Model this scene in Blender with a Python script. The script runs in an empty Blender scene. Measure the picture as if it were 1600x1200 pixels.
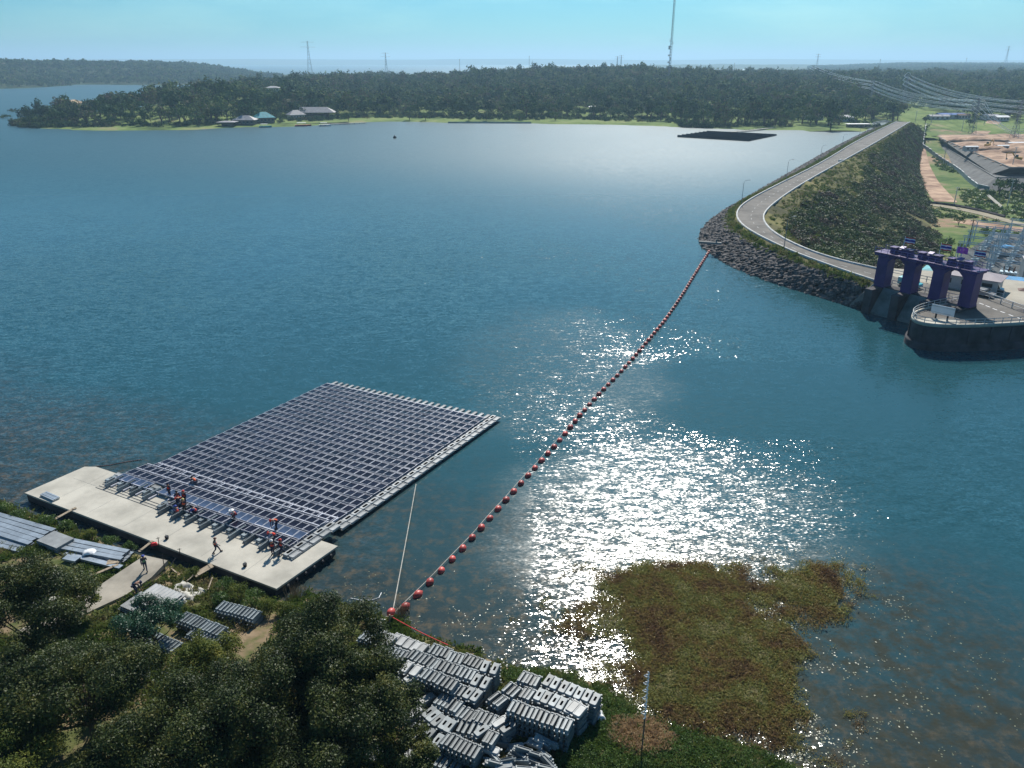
import bpy, bmesh, math, random
import numpy as np
from mathutils import Vector, Matrix

# ------------------------------------------------------------------ camera
SC = bpy.context.scene
F = 1200.0; PIT = math.atan(504/1200.0); CH = 45.0
cam = bpy.data.cameras.new('camera'); cam.sensor_width = 36; cam.lens = 27.0
cam.clip_start = 0.5; cam.clip_end = 60000
co = bpy.data.objects.new('camera', cam); SC.collection.objects.link(co)
co.location = (0, 0, CH); co.rotation_euler = (math.pi/2-PIT, 0, 0); SC.camera = co
# ------------------------------------------------------------------ world, sun, exposure
SUN_EL = math.radians(43); SUN_AZ = math.radians(11)       # azimuth from +Y towards +X
W = bpy.data.worlds.new('World'); SC.world = W; W.use_nodes = True
nt = W.node_tree; nt.nodes.clear()
o_ = nt.nodes.new('ShaderNodeOutputWorld'); bg = nt.nodes.new('ShaderNodeBackground')
sky = nt.nodes.new('ShaderNodeTexSky'); sky.sky_type = 'NISHITA'; sky.sun_disc = False
sky.sun_elevation = SUN_EL; sky.sun_rotation = SUN_AZ
sky.air_density = 1.0; sky.dust_density = 0.6; sky.ozone_density = 2.0
tc = nt.nodes.new('ShaderNodeTexCoord'); mp = nt.nodes.new('ShaderNodeMapping'); mp.inputs['Scale'].default_value = (1, 1, 5)
nz = nt.nodes.new('ShaderNodeTexNoise'); nz.inputs['Scale'].default_value = 2.2; nz.inputs['Detail'].default_value = 6; nz.inputs['Roughness'].default_value = .6
rp = nt.nodes.new('ShaderNodeValToRGB'); rp.color_ramp.elements[0].position = .45; rp.color_ramp.elements[1].position = .75
rp.color_ramp.elements[0].color = (.19, .50, .67, 1); rp.color_ramp.elements[1].color = (.37, .66, .76, 1)
mu = nt.nodes.new('ShaderNodeMixRGB'); mu.blend_type = 'MULTIPLY'; mu.inputs[0].default_value = 1
nt.links.new(tc.outputs['Generated'], mp.inputs[0]); nt.links.new(mp.outputs[0], nz.inputs['Vector'])
nt.links.new(nz.outputs['Fac'], rp.inputs[0]); nt.links.new(sky.outputs[0], mu.inputs[1]); nt.links.new(rp.outputs[0], mu.inputs[2])
nt.links.new(mu.outputs[0], bg.inputs[0]); bg.inputs[1].default_value = 0.085
nt.links.new(bg.outputs[0], o_.inputs[0])
sl = bpy.data.lights.new('sun', 'SUN'); sl.energy = 4.0; sl.angle = math.radians(.6); sl.color = (1, .95, .87)
so = bpy.data.objects.new('sun', sl); SC.collection.objects.link(so)
sd = Vector((math.sin(SUN_AZ)*math.cos(SUN_EL), math.cos(SUN_AZ)*math.cos(SUN_EL), math.sin(SUN_EL)))
so.rotation_euler = sd.to_track_quat('Z', 'Y').to_euler(); so.location = (0, 0, 120)
SC.view_settings.view_transform = 'Standard'; SC.view_settings.look = 'None'
SC.view_settings.exposure = 0.7; SC.view_settings.gamma = 1
SC.cycles.max_bounces = 5; SC.cycles.diffuse_bounces = 2; SC.cycles.glossy_bounces = 3; SC.cycles.volume_bounces = 0
SC.cycles.transparent_max_bounces = 6; SC.cycles.transmission_bounces = 2
SC.cycles.sample_clamp_indirect = 4; SC.cycles.sample_clamp_direct = 0

HAZE = 0.00015
R = random.Random(7); NR = np.random.default_rng(11)
pi = math.pi

# ------------------------------------------------------------------ helpers
def G(px, py, z=0.0):
    """pixel of the 1600x1200 photograph -> point on the horizontal plane z"""
    a = (px-800)/F; b = (600-py)/F
    dy = math.cos(PIT)+b*math.sin(PIT); dz = -math.sin(PIT)+b*math.cos(PIT)
    t = (z-CH)/dz
    return (a*t, dy*t)
def GD(px, py, y):
    """pixel -> 3D point at distance y"""
    a = (px-800)/F; b = (600-py)/F
    dy = math.cos(PIT)+b*math.sin(PIT); dz = -math.sin(PIT)+b*math.cos(PIT)
    t = y/dy
    return (a*t, y, CH+dz*t)

def link(o, parent=None):
    SC.collection.objects.link(o)
    if parent is not None: o.parent = parent
    return o
def tag(o, label=None, cat=None, group=None, kind=None):
    if label: o['label'] = label
    if cat: o['category'] = cat
    if group: o['group'] = group
    if kind: o['kind'] = kind
    return o
def thing(name, label, cat, loc=(0, 0, 0), rz=0, group=None):
    o = bpy.data.objects.new(name, None); link(o); o.location = loc; o.rotation_euler = (0, 0, rz)
    o.empty_display_size = .3
    return tag(o, label, cat, group)
def dup(root, loc, rz=None, label=None, group=None, scale=None):
    r = root.copy(); link(r); r.location = loc
    if rz is not None: r.rotation_euler = (0, 0, rz)
    if scale is not None: r.scale = (scale,)*3 if not hasattr(scale, '__len__') else scale
    if label: r['label'] = label
    if group: r['group'] = group
    for ch in list(root.children):
        c = ch.copy(); link(c, r)
        for g in list(ch.children):
            d = g.copy(); link(d, c)
    return r

def M(name, col, rough=.8, var=.25, scale=1.0, spec=.3, metal=0, bump=0, bscale=None, col2=None, coat=0, detail=5, lo=.35, hi=.65):
    m = bpy.data.materials.new(name); m.use_nodes = True
    n = m.node_tree; p = n.nodes['Principled BSDF']
    p.inputs['Roughness'].default_value = rough; p.inputs['Metallic'].default_value = metal
    p.inputs['Specular IOR Level'].default_value = spec; p.inputs['Coat Weight'].default_value = coat
    t = n.nodes.new('ShaderNodeTexCoord'); z = n.nodes.new('ShaderNodeTexNoise')
    z.inputs['Scale'].default_value = scale; z.inputs['Detail'].default_value = detail; z.inputs['Roughness'].default_value = .6
    n.links.new(t.outputs['Object'], z.inputs['Vector'])
    r = n.nodes.new('ShaderNodeValToRGB')
    a = [max(0, c*(1-var)) for c in col]; b = [min(1, c*(1+var)) for c in (col2 or col)]
    r.color_ramp.elements[0].position = lo; r.color_ramp.elements[1].position = hi
    r.color_ramp.elements[0].color = (*a, 1); r.color_ramp.elements[1].color = (*b, 1)
    n.links.new(z.outputs['Fac'], r.inputs[0]); n.links.new(r.outputs[0], p.inputs['Base Color'])
    if bump:
        z2 = n.nodes.new('ShaderNodeTexNoise'); z2.inputs['Scale'].default_value = bscale or scale*4; z2.inputs['Detail'].default_value = 4
        n.links.new(t.outputs['Object'], z2.inputs['Vector'])
        bp = n.nodes.new('ShaderNodeBump'); bp.inputs['Strength'].default_value = 1; bp.inputs['Distance'].default_value = bump
        n.links.new(z2.outputs['Fac'], bp.inputs['Height']); n.links.new(bp.outputs[0], p.inputs['Normal'])
    return m
def leafmat(name, cols, scale=.1, rough=.5, spec=.3, trans=.25, cell=False):
    """foliage: diffuse+gloss with some light through the leaf; the hue changes from clump to clump"""
    m = bpy.data.materials.new(name); m.use_nodes = True; n = m.node_tree; p = n.nodes['Principled BSDF']
    p.inputs['Roughness'].default_value = rough; p.inputs['Specular IOR Level'].default_value = spec
    t = n.nodes.new('ShaderNodeNewGeometry')
    if cell:
        z = n.nodes.new('ShaderNodeTexVoronoi'); z.inputs['Scale'].default_value = scale
        n.links.new(t.outputs['Position'], z.inputs['Vector'])
        s = n.nodes.new('ShaderNodeSeparateColor'); n.links.new(z.outputs['Color'], s.inputs[0]); fac = s.outputs[0]
    else:
        z = n.nodes.new('ShaderNodeTexNoise'); z.inputs['Scale'].default_value = scale; z.inputs['Detail'].default_value = 4; z.inputs['Roughness'].default_value = .7
        n.links.new(t.outputs['Position'], z.inputs['Vector'])
        mr = n.nodes.new('ShaderNodeMapRange'); mr.inputs[1].default_value = .32; mr.inputs[2].default_value = .68
        n.links.new(z.outputs['Fac'], mr.inputs[0]); fac = mr.outputs[0]
    # per-leaf variation
    rr = n.nodes.new('ShaderNodeMath'); rr.operation = 'MULTIPLY_ADD'; rr.inputs[1].default_value = .35
    n.links.new(t.outputs['Random Per Island'], rr.inputs[0])
    sb = n.nodes.new('ShaderNodeMath'); sb.operation = 'SUBTRACT'; sb.inputs[1].default_value = .17
    n.links.new(fac, sb.inputs[0]); n.links.new(sb.outputs[0], rr.inputs[2])
    r = n.nodes.new('ShaderNodeValToRGB')
    while len(r.color_ramp.elements) < len(cols): r.color_ramp.elements.new(.5)
    for i, c in enumerate(cols):
        r.color_ramp.elements[i].position = i/(len(cols)-1); r.color_ramp.elements[i].color = (*c, 1)
    n.links.new(rr.outputs[0], r.inputs[0]); n.links.new(r.outputs[0], p.inputs['Base Color'])
    if trans:
        tr = n.nodes.new('ShaderNodeBsdfTranslucent'); mx = n.nodes.new('ShaderNodeMixShader'); mx.inputs[0].default_value = trans
        n.links.new(r.outputs[0], tr.inputs[0]); n.links.new(p.outputs[0], mx.inputs[1]); n.links.new(tr.outputs[0], mx.inputs[2])
        n.links.new(mx.outputs[0], n.nodes['Material Output'].inputs[0])
    return m

class MB:
    def __init__(s): s.v = []; s.f = []; s.m = []; s.mi = 0
    def add(s, vs, fs):
        k = len(s.v); s.v += [tuple(v) for v in vs]; s.f += [tuple(i+k for i in f) for f in fs]; s.m += [s.mi]*len(fs); return s
    def box(s, c, d, rz=0, rx=0, ry=0, taper=1.0):
        hx, hy, hz = d[0]/2, d[1]/2, d[2]/2
        vs = []
        mt = Matrix.Rotation(rz, 3, 'Z') @ Matrix.Rotation(ry, 3, 'Y') @ Matrix.Rotation(rx, 3, 'X') if (rz or rx or ry) else None
        for z in (-1, 1):
            t = taper if z > 0 else 1
            for x, y in ((-1, -1), (1, -1), (1, 1), (-1, 1)):
                v = Vector((x*hx*t, y*hy*t, z*hz))
                if mt: v = mt @ v
                vs.append((v.x+c[0], v.y+c[1], v.z+c[2]))
        return s.add(vs, [(0, 3, 2, 1), (4, 5, 6, 7), (0, 1, 5, 4), (1, 2, 6, 5), (2, 3, 7, 6), (3, 0, 4, 7)])
    def prism(s, poly, z0, z1, top=None):
        n = len(poly); top = top or poly
        vs = [(p[0], p[1], z0) for p in poly]+[(p[0], p[1], z1) for p in top]
        fs = [tuple(range(n-1, -1, -1)), tuple(range(n, 2*n))]+[(i, (i+1) % n, n+(i+1) % n, n+i) for i in range(n)]
        return s.add(vs, fs)
    def tube(s, pts, r, seg=6, cap=True):
        pts = [Vector(p) for p in pts]; n = len(pts)
        rs = r if hasattr(r, '__len__') else [r]*n
        vs = []; fs = []
        for i, p in enumerate(pts):
            d = (pts[min(i+1, n-1)]-pts[max(i-1, 0)]).normalized()
            a = d.cross(Vector((0, 0, 1)) if abs(d.z) < .95 else Vector((1, 0, 0))).normalized(); b = d.cross(a)
            for k in range(seg):
                t = 2*pi*k/seg; q = p+(a*math.cos(t)+b*math.sin(t))*rs[i]; vs.append(tuple(q))
        for i in range(n-1):
            for k in range(seg):
                fs.append((i*seg+k, i*seg+(k+1) % seg, (i+1)*seg+(k+1) % seg, (i+1)*seg+k))
        if cap: fs += [tuple(range(seg-1, -1, -1)), tuple(range((n-1)*seg, n*seg))]
        return s.add(vs, fs)
    def ball(s, c, r, nu=8, nv=6, sc=(1, 1, 1), rng=None, jit=0):
        vs = [(c[0], c[1], c[2]+r*sc[2])]; fs = []
        for j in range(1, nv):
            th = pi*j/nv
            for i in range(nu):
                ph = 2*pi*i/nu; q = r*(1+(rng.uniform(-jit, jit) if rng else 0))
                vs.append((c[0]+q*sc[0]*math.sin(th)*math.cos(ph), c[1]+q*sc[1]*math.sin(th)*math.sin(ph), c[2]+q*sc[2]*math.cos(th)))
        vs.append((c[0], c[1], c[2]-r*sc[2])); L = len(vs)-1
        for i in range(nu):
            fs.append((0, 1+i, 1+(i+1) % nu)); fs.append((L, L-nu+(i+1) % nu, L-nu+i))
            for j in range(nv-2):
                a = 1+j*nu; b = a+nu; fs.append((a+i, b+i, b+(i+1) % nu, a+(i+1) % nu))
        return s.add(vs, fs)
    def mesh(s, name, mats, smooth=False):
        me = bpy.data.meshes.new(name); me.from_pydata(s.v, [], s.f)
        for m in (mats if isinstance(mats, (list, tuple)) else [mats]): me.materials.append(m)
        if any(s.m): me.polygons.foreach_set('material_index', s.m)
        if smooth: me.polygons.foreach_set('use_smooth', [True]*len(me.polygons))
        me.update(); return me
    def build(s, name, mats, parent=None, smooth=False, bevel=0):
        o = bpy.data.objects.new(name, s.mesh(name, mats, smooth)); link(o, parent)
        if bevel:
            b = o.modifiers.new('bevel', 'BEVEL'); b.width = bevel; b.segments = 2; b.limit_method = 'ANGLE'
        return o
def npmesh(name, V, FQ, mat, smooth=False):
    V = np.asarray(V, dtype=np.float32); FQ = np.asarray(FQ, dtype=np.int32); k = FQ.shape[1]
    me = bpy.data.meshes.new(name); me.vertices.add(len(V)); me.vertices.foreach_set('co', V.ravel())
    me.loops.add(FQ.size); me.loops.foreach_set('vertex_index', FQ.ravel())
    me.polygons.add(len(FQ)); me.polygons.foreach_set('loop_start', np.arange(0, FQ.size, k, dtype=np.int32))
    me.polygons.foreach_set('loop_total', np.full(len(FQ), k, dtype=np.int32))
    if smooth: me.polygons.foreach_set('use_smooth', np.ones(len(FQ), dtype=bool))
    me.materials.append(mat); me.update(calc_edges=True); me.validate(); return me
def npobj(name, V, FQ, mat, parent=None, smooth=False):
    return link(bpy.data.objects.new(name, npmesh(name, V, FQ, mat, smooth)), parent)
def sstep(a, b, x): t = np.clip((x-a)/(b-a), 0, 1); return t*t*(3-2*t)
def vnoise(x, y, s, seed=0):
    """smooth value noise on a grid, numpy"""
    x = np.asarray(x, float)/s; y = np.asarray(y, float)/s
    xi = np.floor(x).astype(int); yi = np.floor(y).astype(int); fx = x-xi; fy = y-yi
    fx = fx*fx*(3-2*fx); fy = fy*fy*(3-2*fy)
    def h(a, b): v = np.sin(a*127.1+b*311.7+seed*74.7)*43758.5453; return v-np.floor(v)
    return (h(xi, yi)*(1-fx)+h(xi+1, yi)*fx)*(1-fy)+(h(xi, yi+1)*(1-fx)+h(xi+1, yi+1)*fx)*fy
def sdist(X, Y, poly):
    """signed distance to polygon: positive inside"""
    d = np.full(X.shape, 1e9); ins = np.zeros(X.shape, bool); n = len(poly)
    for i in range(n):
        x0, y0 = poly[i]; x1, y1 = poly[(i+1) % n]; ex, ey = x1-x0, y1-y0
        t = np.clip(((X-x0)*ex+(Y-y0)*ey)/(ex*ex+ey*ey+1e-9), 0, 1)
        d = np.minimum(d, np.hypot(X-x0-t*ex, Y-y0-t*ey))
        c = ((y0 > Y) != (y1 > Y)) & (X < (x1-x0)*(Y-y0)/((y1-y0) if y1 != y0 else 1e-9)+x0); ins ^= c
    return np.where(ins, d, -d)
def grid(name, xs, ys, zf, mat, keep=None):
    X, Y = np.meshgrid(xs, ys); Z = zf(X, Y); ny, nx = X.shape
    V = np.stack([X, Y, Z], -1).reshape(-1, 3); I = np.arange(nx*ny).reshape(ny, nx)
    Q = np.stack([I[:-1, :-1], I[:-1, 1:], I[1:, 1:], I[1:, :-1]], -1).reshape(-1, 4)
    if keep is not None:
        K = keep(X, Y).reshape(-1); Q = Q[K[Q].any(axis=1)]
        u = np.unique(Q); mpn = np.full(len(V), -1); mpn[u] = np.arange(len(u)); V = V[u]; Q = mpn[Q]
    return npobj(name, V, Q, mat, smooth=True)
def sheet(name, poly, z, mat, parent=None):
    me = bpy.data.meshes.new(name); me.from_pydata([(p[0], p[1], z) for p in poly], [], [tuple(range(len(poly)))])
    me.materials.append(mat); me.update()
    if me.polygons[0].normal.z < 0: me.flip_normals()
    return link(bpy.data.objects.new(name, me), parent)
def resample(p, n):
    p = np.array(p, float); s = np.r_[0, np.cumsum(np.linalg.norm(np.diff(p, axis=0), axis=1))]
    t = np.linspace(0, s[-1], n); return np.stack([np.interp(t, s, p[:, k]) for k in range(p.shape[1])], 1)
def smooth_line(p, n, it=2):
    p = [np.array(q, float) for q in p]
    for _ in range(it):
        q = [p[0]]
        for a, b in zip(p, p[1:]): q += [a*.75+b*.25, a*.25+b*.75]
        q.append(p[-1]); p = q
    return resample(p, n)

def vary(m, lo=.6, hi=1.25):
    """each object of this material gets its own shade"""
    n = m.node_tree; p = n.nodes['Principled BSDF']; src = p.inputs['Base Color'].links[0].from_socket
    oi = n.nodes.new('ShaderNodeObjectInfo'); mr = n.nodes.new('ShaderNodeMapRange'); mr.inputs[3].default_value = lo; mr.inputs[4].default_value = hi; n.links.new(oi.outputs['Random'], mr.inputs[0])
    v = n.nodes.new('ShaderNodeVectorMath'); v.operation = 'SCALE'; n.links.new(src, v.inputs[0]); n.links.new(mr.outputs[0], v.inputs['Scale']); n.links.new(v.outputs[0], p.inputs['Base Color'])
# leaves
def leafquads(C, N, S, rng, aspect=.55):
    n = len(C); r = rng.normal(size=(n, 3)); t = np.cross(N, r); t /= np.linalg.norm(t, axis=1)[:, None]+1e-9
    b = np.cross(N, t); S = np.broadcast_to(np.asarray(S), (n,))[:, None]
    V = np.stack([C-t*S, C+b*S*aspect, C+t*S, C-b*S*aspect], 1).reshape(-1, 3)
    return V, np.arange(4*n).reshape(-1, 4)
def crown(rng, rad, n, leaf, lumps=26, cz=0, lr=(.28, .48), low=-.35, jit=.7):
    """leaf-clump crown: n leaf quads around lumps spread over an ellipsoid"""
    rad = np.array(rad, float); d = rng.normal(size=(lumps, 3)); d /= np.linalg.norm(d, axis=1)[:, None]
    d[:, 2] = np.where(d[:, 2] < low, -d[:, 2]*.5, d[:, 2])
    lc = d*rng.uniform(.35, .82, (lumps, 1)); lrad = rng.uniform(lr[0], lr[1], lumps)
    k = rng.choice(lumps, n, p=lrad**2/np.sum(lrad**2)); e = rng.normal(size=(n, 3)); e /= np.linalg.norm(e, axis=1)[:, None]
    P = (lc[k]+e*lrad[k][:, None]*rng.uniform(.55, 1.08, (n, 1)))*rad; P[:, 2] += cz
    N = e+rng.normal(size=(n, 3))*jit; N /= np.linalg.norm(N, axis=1)[:, None]
    return leafquads(P, N, leaf*rng.uniform(.6, 1.3, n), rng)
ICO = bmesh.new(); bmesh.ops.create_icosphere(ICO, subdivisions=2, radius=1)
ICV = np.array([v.co[:] for v in ICO.verts]); ICF = np.array([[v.index for v in f.verts] for f in ICO.faces]); ICO.free()
ICO = bmesh.new(); bmesh.ops.create_icosphere(ICO, subdivisions=1, radius=1)
IC1V = np.array([v.co[:] for v in ICO.verts]); IC1F = np.array([[v.index for v in f.verts] for f in ICO.faces]); ICO.free()
def tri2quad(Fq): return np.c_[Fq, Fq[:, 2]]
def scatter(templates, P, S, rng, tilt=0):
    """merge many transformed copies of template (V,F) meshes"""
    Vs = []; Fs = []; off = 0; k = rng.integers(0, len(templates), len(P)); rz = rng.uniform(0, 2*pi, len(P))
    S = np.asarray(S); S = S[:, None]*np.ones((1, 3)) if S.ndim == 1 else S
    for t, (TV, TF) in enumerate(templates):
        idx = np.where(k == t)[0]
        if not len(idx): continue
        c, s = np.cos(rz[idx])[:, None], np.sin(rz[idx])[:, None]
        x = TV[None, :, 0]*S[idx, 0:1]; y = TV[None, :, 1]*S[idx, 1:2]; z = TV[None, :, 2]*S[idx, 2:3]
        V = np.stack([x*c-y*s+P[idx, 0:1], x*s+y*c+P[idx, 1:2], z+P[idx, 2:3]], -1)
        Fx = TF[None]+(np.arange(len(idx))*len(TV))[:, None, None]+off
        Vs.append(V.reshape(-1, 3)); Fs.append(Fx.reshape(-1, TF.shape[1])); off += V.shape[0]*V.shape[1]
    return np.concatenate(Vs), np.concatenate(Fs)

# ------------------------------------------------------------------ materials
concrete = M('pale concrete', (.42, .395, .335), .9, .20, .28, bump=.01, bscale=6, detail=9)
conc_grey = M('grey concrete', (.22, .22, .21), .9, .25, .3, bump=.02, bscale=3)
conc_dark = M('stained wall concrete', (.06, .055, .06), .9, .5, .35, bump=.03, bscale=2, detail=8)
conc_gate = M('gate slab concrete', (.16, .19, .18), .8, .3, .5)
asphalt = M('worn asphalt', (.115, .105, .092), .85, .35, .18, detail=9)
white = M('white paint', (.75, .75, .74), .6, .08, 1)
kerbm = M('kerb paint', (.5, .5, .48), .8, .2, .6)
purple = M('purple paint', (.058, .027, .135), .5, .25, .35, bump=.01)
purple_l = M('faded purple', (.20, .14, .34), .5, .25, .8)
steel = M('galvanised steel', (.38, .42, .45), .42, .15, 1.5, metal=.55, spec=.5)
steel_d = M('dull lattice steel', (.22, .24, .26), .6, .15, 1, metal=.3)
plastic = M('grey float plastic', (.18, .21, .22), .5, .25, .8, spec=.4, bump=.004, bscale=9)
plastic_w = M('weathered float plastic', (.32, .33, .325), .5, .2, .8, spec=.4)
alu = M('panel aluminium', (.44, .45, .50), .5, .08, 2, metal=.2)
cell = M('panel cells', (.010, .010, .020), .16, .35, .35, spec=.08)
cell_sheen = M('panel cells sky sheen', (.05, .075, .13), .22, .3, .6, spec=.15)  # lighter blue base colour stands in for sky reflected by the tilted row
red = M('red buoy plastic', (.42, .06, .045), .45, .35, .8, spec=.5)
redcloth = M('red cloth', (.7, .05, .06), .8, .2, 2)
orange = M('orange vest', (.85, .14, .05), .7, .1, 4)
rope_m = M('pale rope', (.45, .42, .36), .9, .2, 2)
wood = M('weathered plank', (.30, .24, .17), .85, .3, 2)
woodpole = M('pole timber', (.12, .10, .08), .9, .3, 2)
bark = M('bark', (.09, .07, .055), .95, .3, 2, bump=.02)
palebark = M('pale bark', (.22, .20, .17), .95, .3, 2, bump=.02)
skin = M('skin', (.28, .15, .10), .6, .1, 4)
navy = M('navy cloth', (.02, .025, .06), .85, .3, 3)
black = M('black', (.012, .012, .015), .6, .2, 3)
blue = M('blue tarp', (.03, .25, .5), .6, .3, 1)
teal = M('teal roof', (.02, .30, .34), .6, .25, .6)
tileroof = M('brown roof tiles', (.16, .10, .085), .85, .2, 1.2, bump=.03, bscale=8)
greyroof = M('grey metal roof', (.28, .27, .28), .6, .15, .4, bump=.01)
tanroof = M('tan roof', (.55, .38, .22), .8, .15, .5)
wallw = M('off white render', (.50, .49, .46), .85, .12, .5)
walld = M('dark timber wall', (.14, .11, .09), .85, .3, .5)  # plain dark brown timber tone
glass = M('window glass', (.03, .035, .04), .15, .2, 1, spec=.6)
rockm = M('riprap stone', (.045, .038, .040), .9, .6, .9, col2=(.10, .09, .085), bump=.05, bscale=2)
earth = M('red brown earth', (.27, .15, .09), .95, .3, .12, col2=(.40, .27, .18), detail=9)
sackm = M('pale sacking', (.42, .40, .35), .9, .3, 1.5)

vary(plastic, .55, 1.3); vary(plastic_w, .7, 1.15); vary(steel, .75, 1.1); vary(red, .7, 1.25)

def groundmat(name, cols, s1=.08, s2=.9, rough=.95, bump=.08, bs=1.5):
    m = bpy.data.materials.new(name); m.use_nodes = True; n = m.node_tree; p = n.nodes['Principled BSDF']; p.inputs['Roughness'].default_value = rough
    p.inputs['Specular IOR Level'].default_value = .1
    g = n.nodes.new('ShaderNodeNewGeometry')
    a = n.nodes.new('ShaderNodeTexNoise'); a.inputs['Scale'].default_value = s1; a.inputs['Detail'].default_value = 8; a.inputs['Roughness'].default_value = .62
    b = n.nodes.new('ShaderNodeTexNoise'); b.inputs['Scale'].default_value = s2; b.inputs['Detail'].default_value = 6
    n.links.new(g.outputs['Position'], a.inputs[0]); n.links.new(g.outputs['Position'], b.inputs[0])
    mx = n.nodes.new('ShaderNodeMath'); mx.operation = 'MULTIPLY_ADD'; mx.inputs[1].default_value = .35
    n.links.new(b.outputs['Fac'], mx.inputs[0]); sb = n.nodes.new('ShaderNodeMath'); sb.operation = 'SUBTRACT'; sb.inputs[1].default_value = .175
    n.links.new(a.outputs['Fac'], sb.inputs[0]); n.links.new(sb.outputs[0], mx.inputs[2])
    r = n.nodes.new('ShaderNodeValToRGB')
    while len(r.color_ramp.elements) < len(cols): r.color_ramp.elements.new(.5)
    for i, (ps, c) in enumerate(cols): r.color_ramp.elements[i].position = ps; r.color_ramp.elements[i].color = (*c, 1)
    n.links.new(mx.outputs[0], r.inputs[0]); n.links.new(r.outputs[0], p.inputs['Base Color'])
    bp = n.nodes.new('ShaderNodeBump'); bp.inputs['Distance'].default_value = bump
    z = n.nodes.new('ShaderNodeTexNoise'); z.inputs['Scale'].default_value = bs; z.inputs['Detail'].default_value = 5
    n.links.new(g.outputs['Position'], z.inputs[0]); n.links.new(z.outputs['Fac'], bp.inputs['Height']); n.links.new(bp.outputs[0], p.inputs['Normal'])
    return m
shore_m = groundmat('shore ground', [(.33, (.05, .07, .02)), (.45, (.10, .11, .04)), (.55, (.20, .15, .09)), (.66, (.27, .20, .13))], .14, 1.2)
lawn_m = groundmat('lawn and forest floor', [(.3, (.05, .08, .02)), (.5, (.14, .20, .05)), (.62, (.20, .24, .08)), (.72, (.28, .22, .13))], .03, .3)
valley_m = groundmat('valley ground', [(.32, (.05, .10, .025)), (.46, (.12, .17, .05)), (.54, (.18, .19, .08)), (.62, (.30, .20, .13)), (.75, (.36, .24, .16))], .025, .25)
slope_m = groundmat('dam slope', [(.35, (.06, .06, .03)), (.5, (.12, .11, .05)), (.62, (.18, .17, .06)), (.75, (.22, .16, .11))], .05, .5)
forest_floor = groundmat('dark woodland floor', [(.35, (.03, .05, .02)), (.65, (.07, .09, .035))], .02, .2)

leaf_far = leafmat('far canopy leaves', [(.010, .034, .018), (.026, .068, .026), (.050, .105, .032), (.12, .17, .045), (.12, .10, .07)], .075, .8, .06, .12, cell=True)
leaf_near = leafmat('near tree leaves', [(.014, .024, .009), (.032, .050, .014), (.065, .085, .020), (.15, .145, .035)], .45, .5, .22, .25)
leaf_yel = leafmat('yellow green leaves', [(.05, .08, .015), (.11, .14, .03), (.22, .21, .04)], .5, .6, .15, .35)
leaf_green = leafmat('fresh green leaves', [(.04, .08, .015), (.08, .14, .03), (.13, .19, .04)], .5, .45, .35, .35)
leaf_teal = leafmat('bluish green leaves', [(.015, .05, .03), (.03, .09, .05), (.05, .12, .06)], .4, .45, .35, .3)
scrub_m = leafmat('slope scrub leaves', [(.06, .04, .042), (.10, .07, .05), (.055, .085, .03), (.09, .14, .04), (.20, .19, .08)], .09, .6, .2, .15)
weed_m = leafmat('weed mat leaves', [(.13, .075, .045), (.22, .15, .07), (.27, .22, .075), (.21, .23, .07), (.42, .36, .18)], .28, .6, .25, .4)
grass_m = leafmat('grass blades', [(.05, .09, .02), (.10, .15, .03), (.17, .19, .06), (.25, .20, .11)], .25, .6, .25, .3)
bloom_m = leafmat('wet floating leaves', [(.10, .11, .06), (.16, .18, .10), (.22, .22, .14)], .5, .3, .6, .1)

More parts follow.
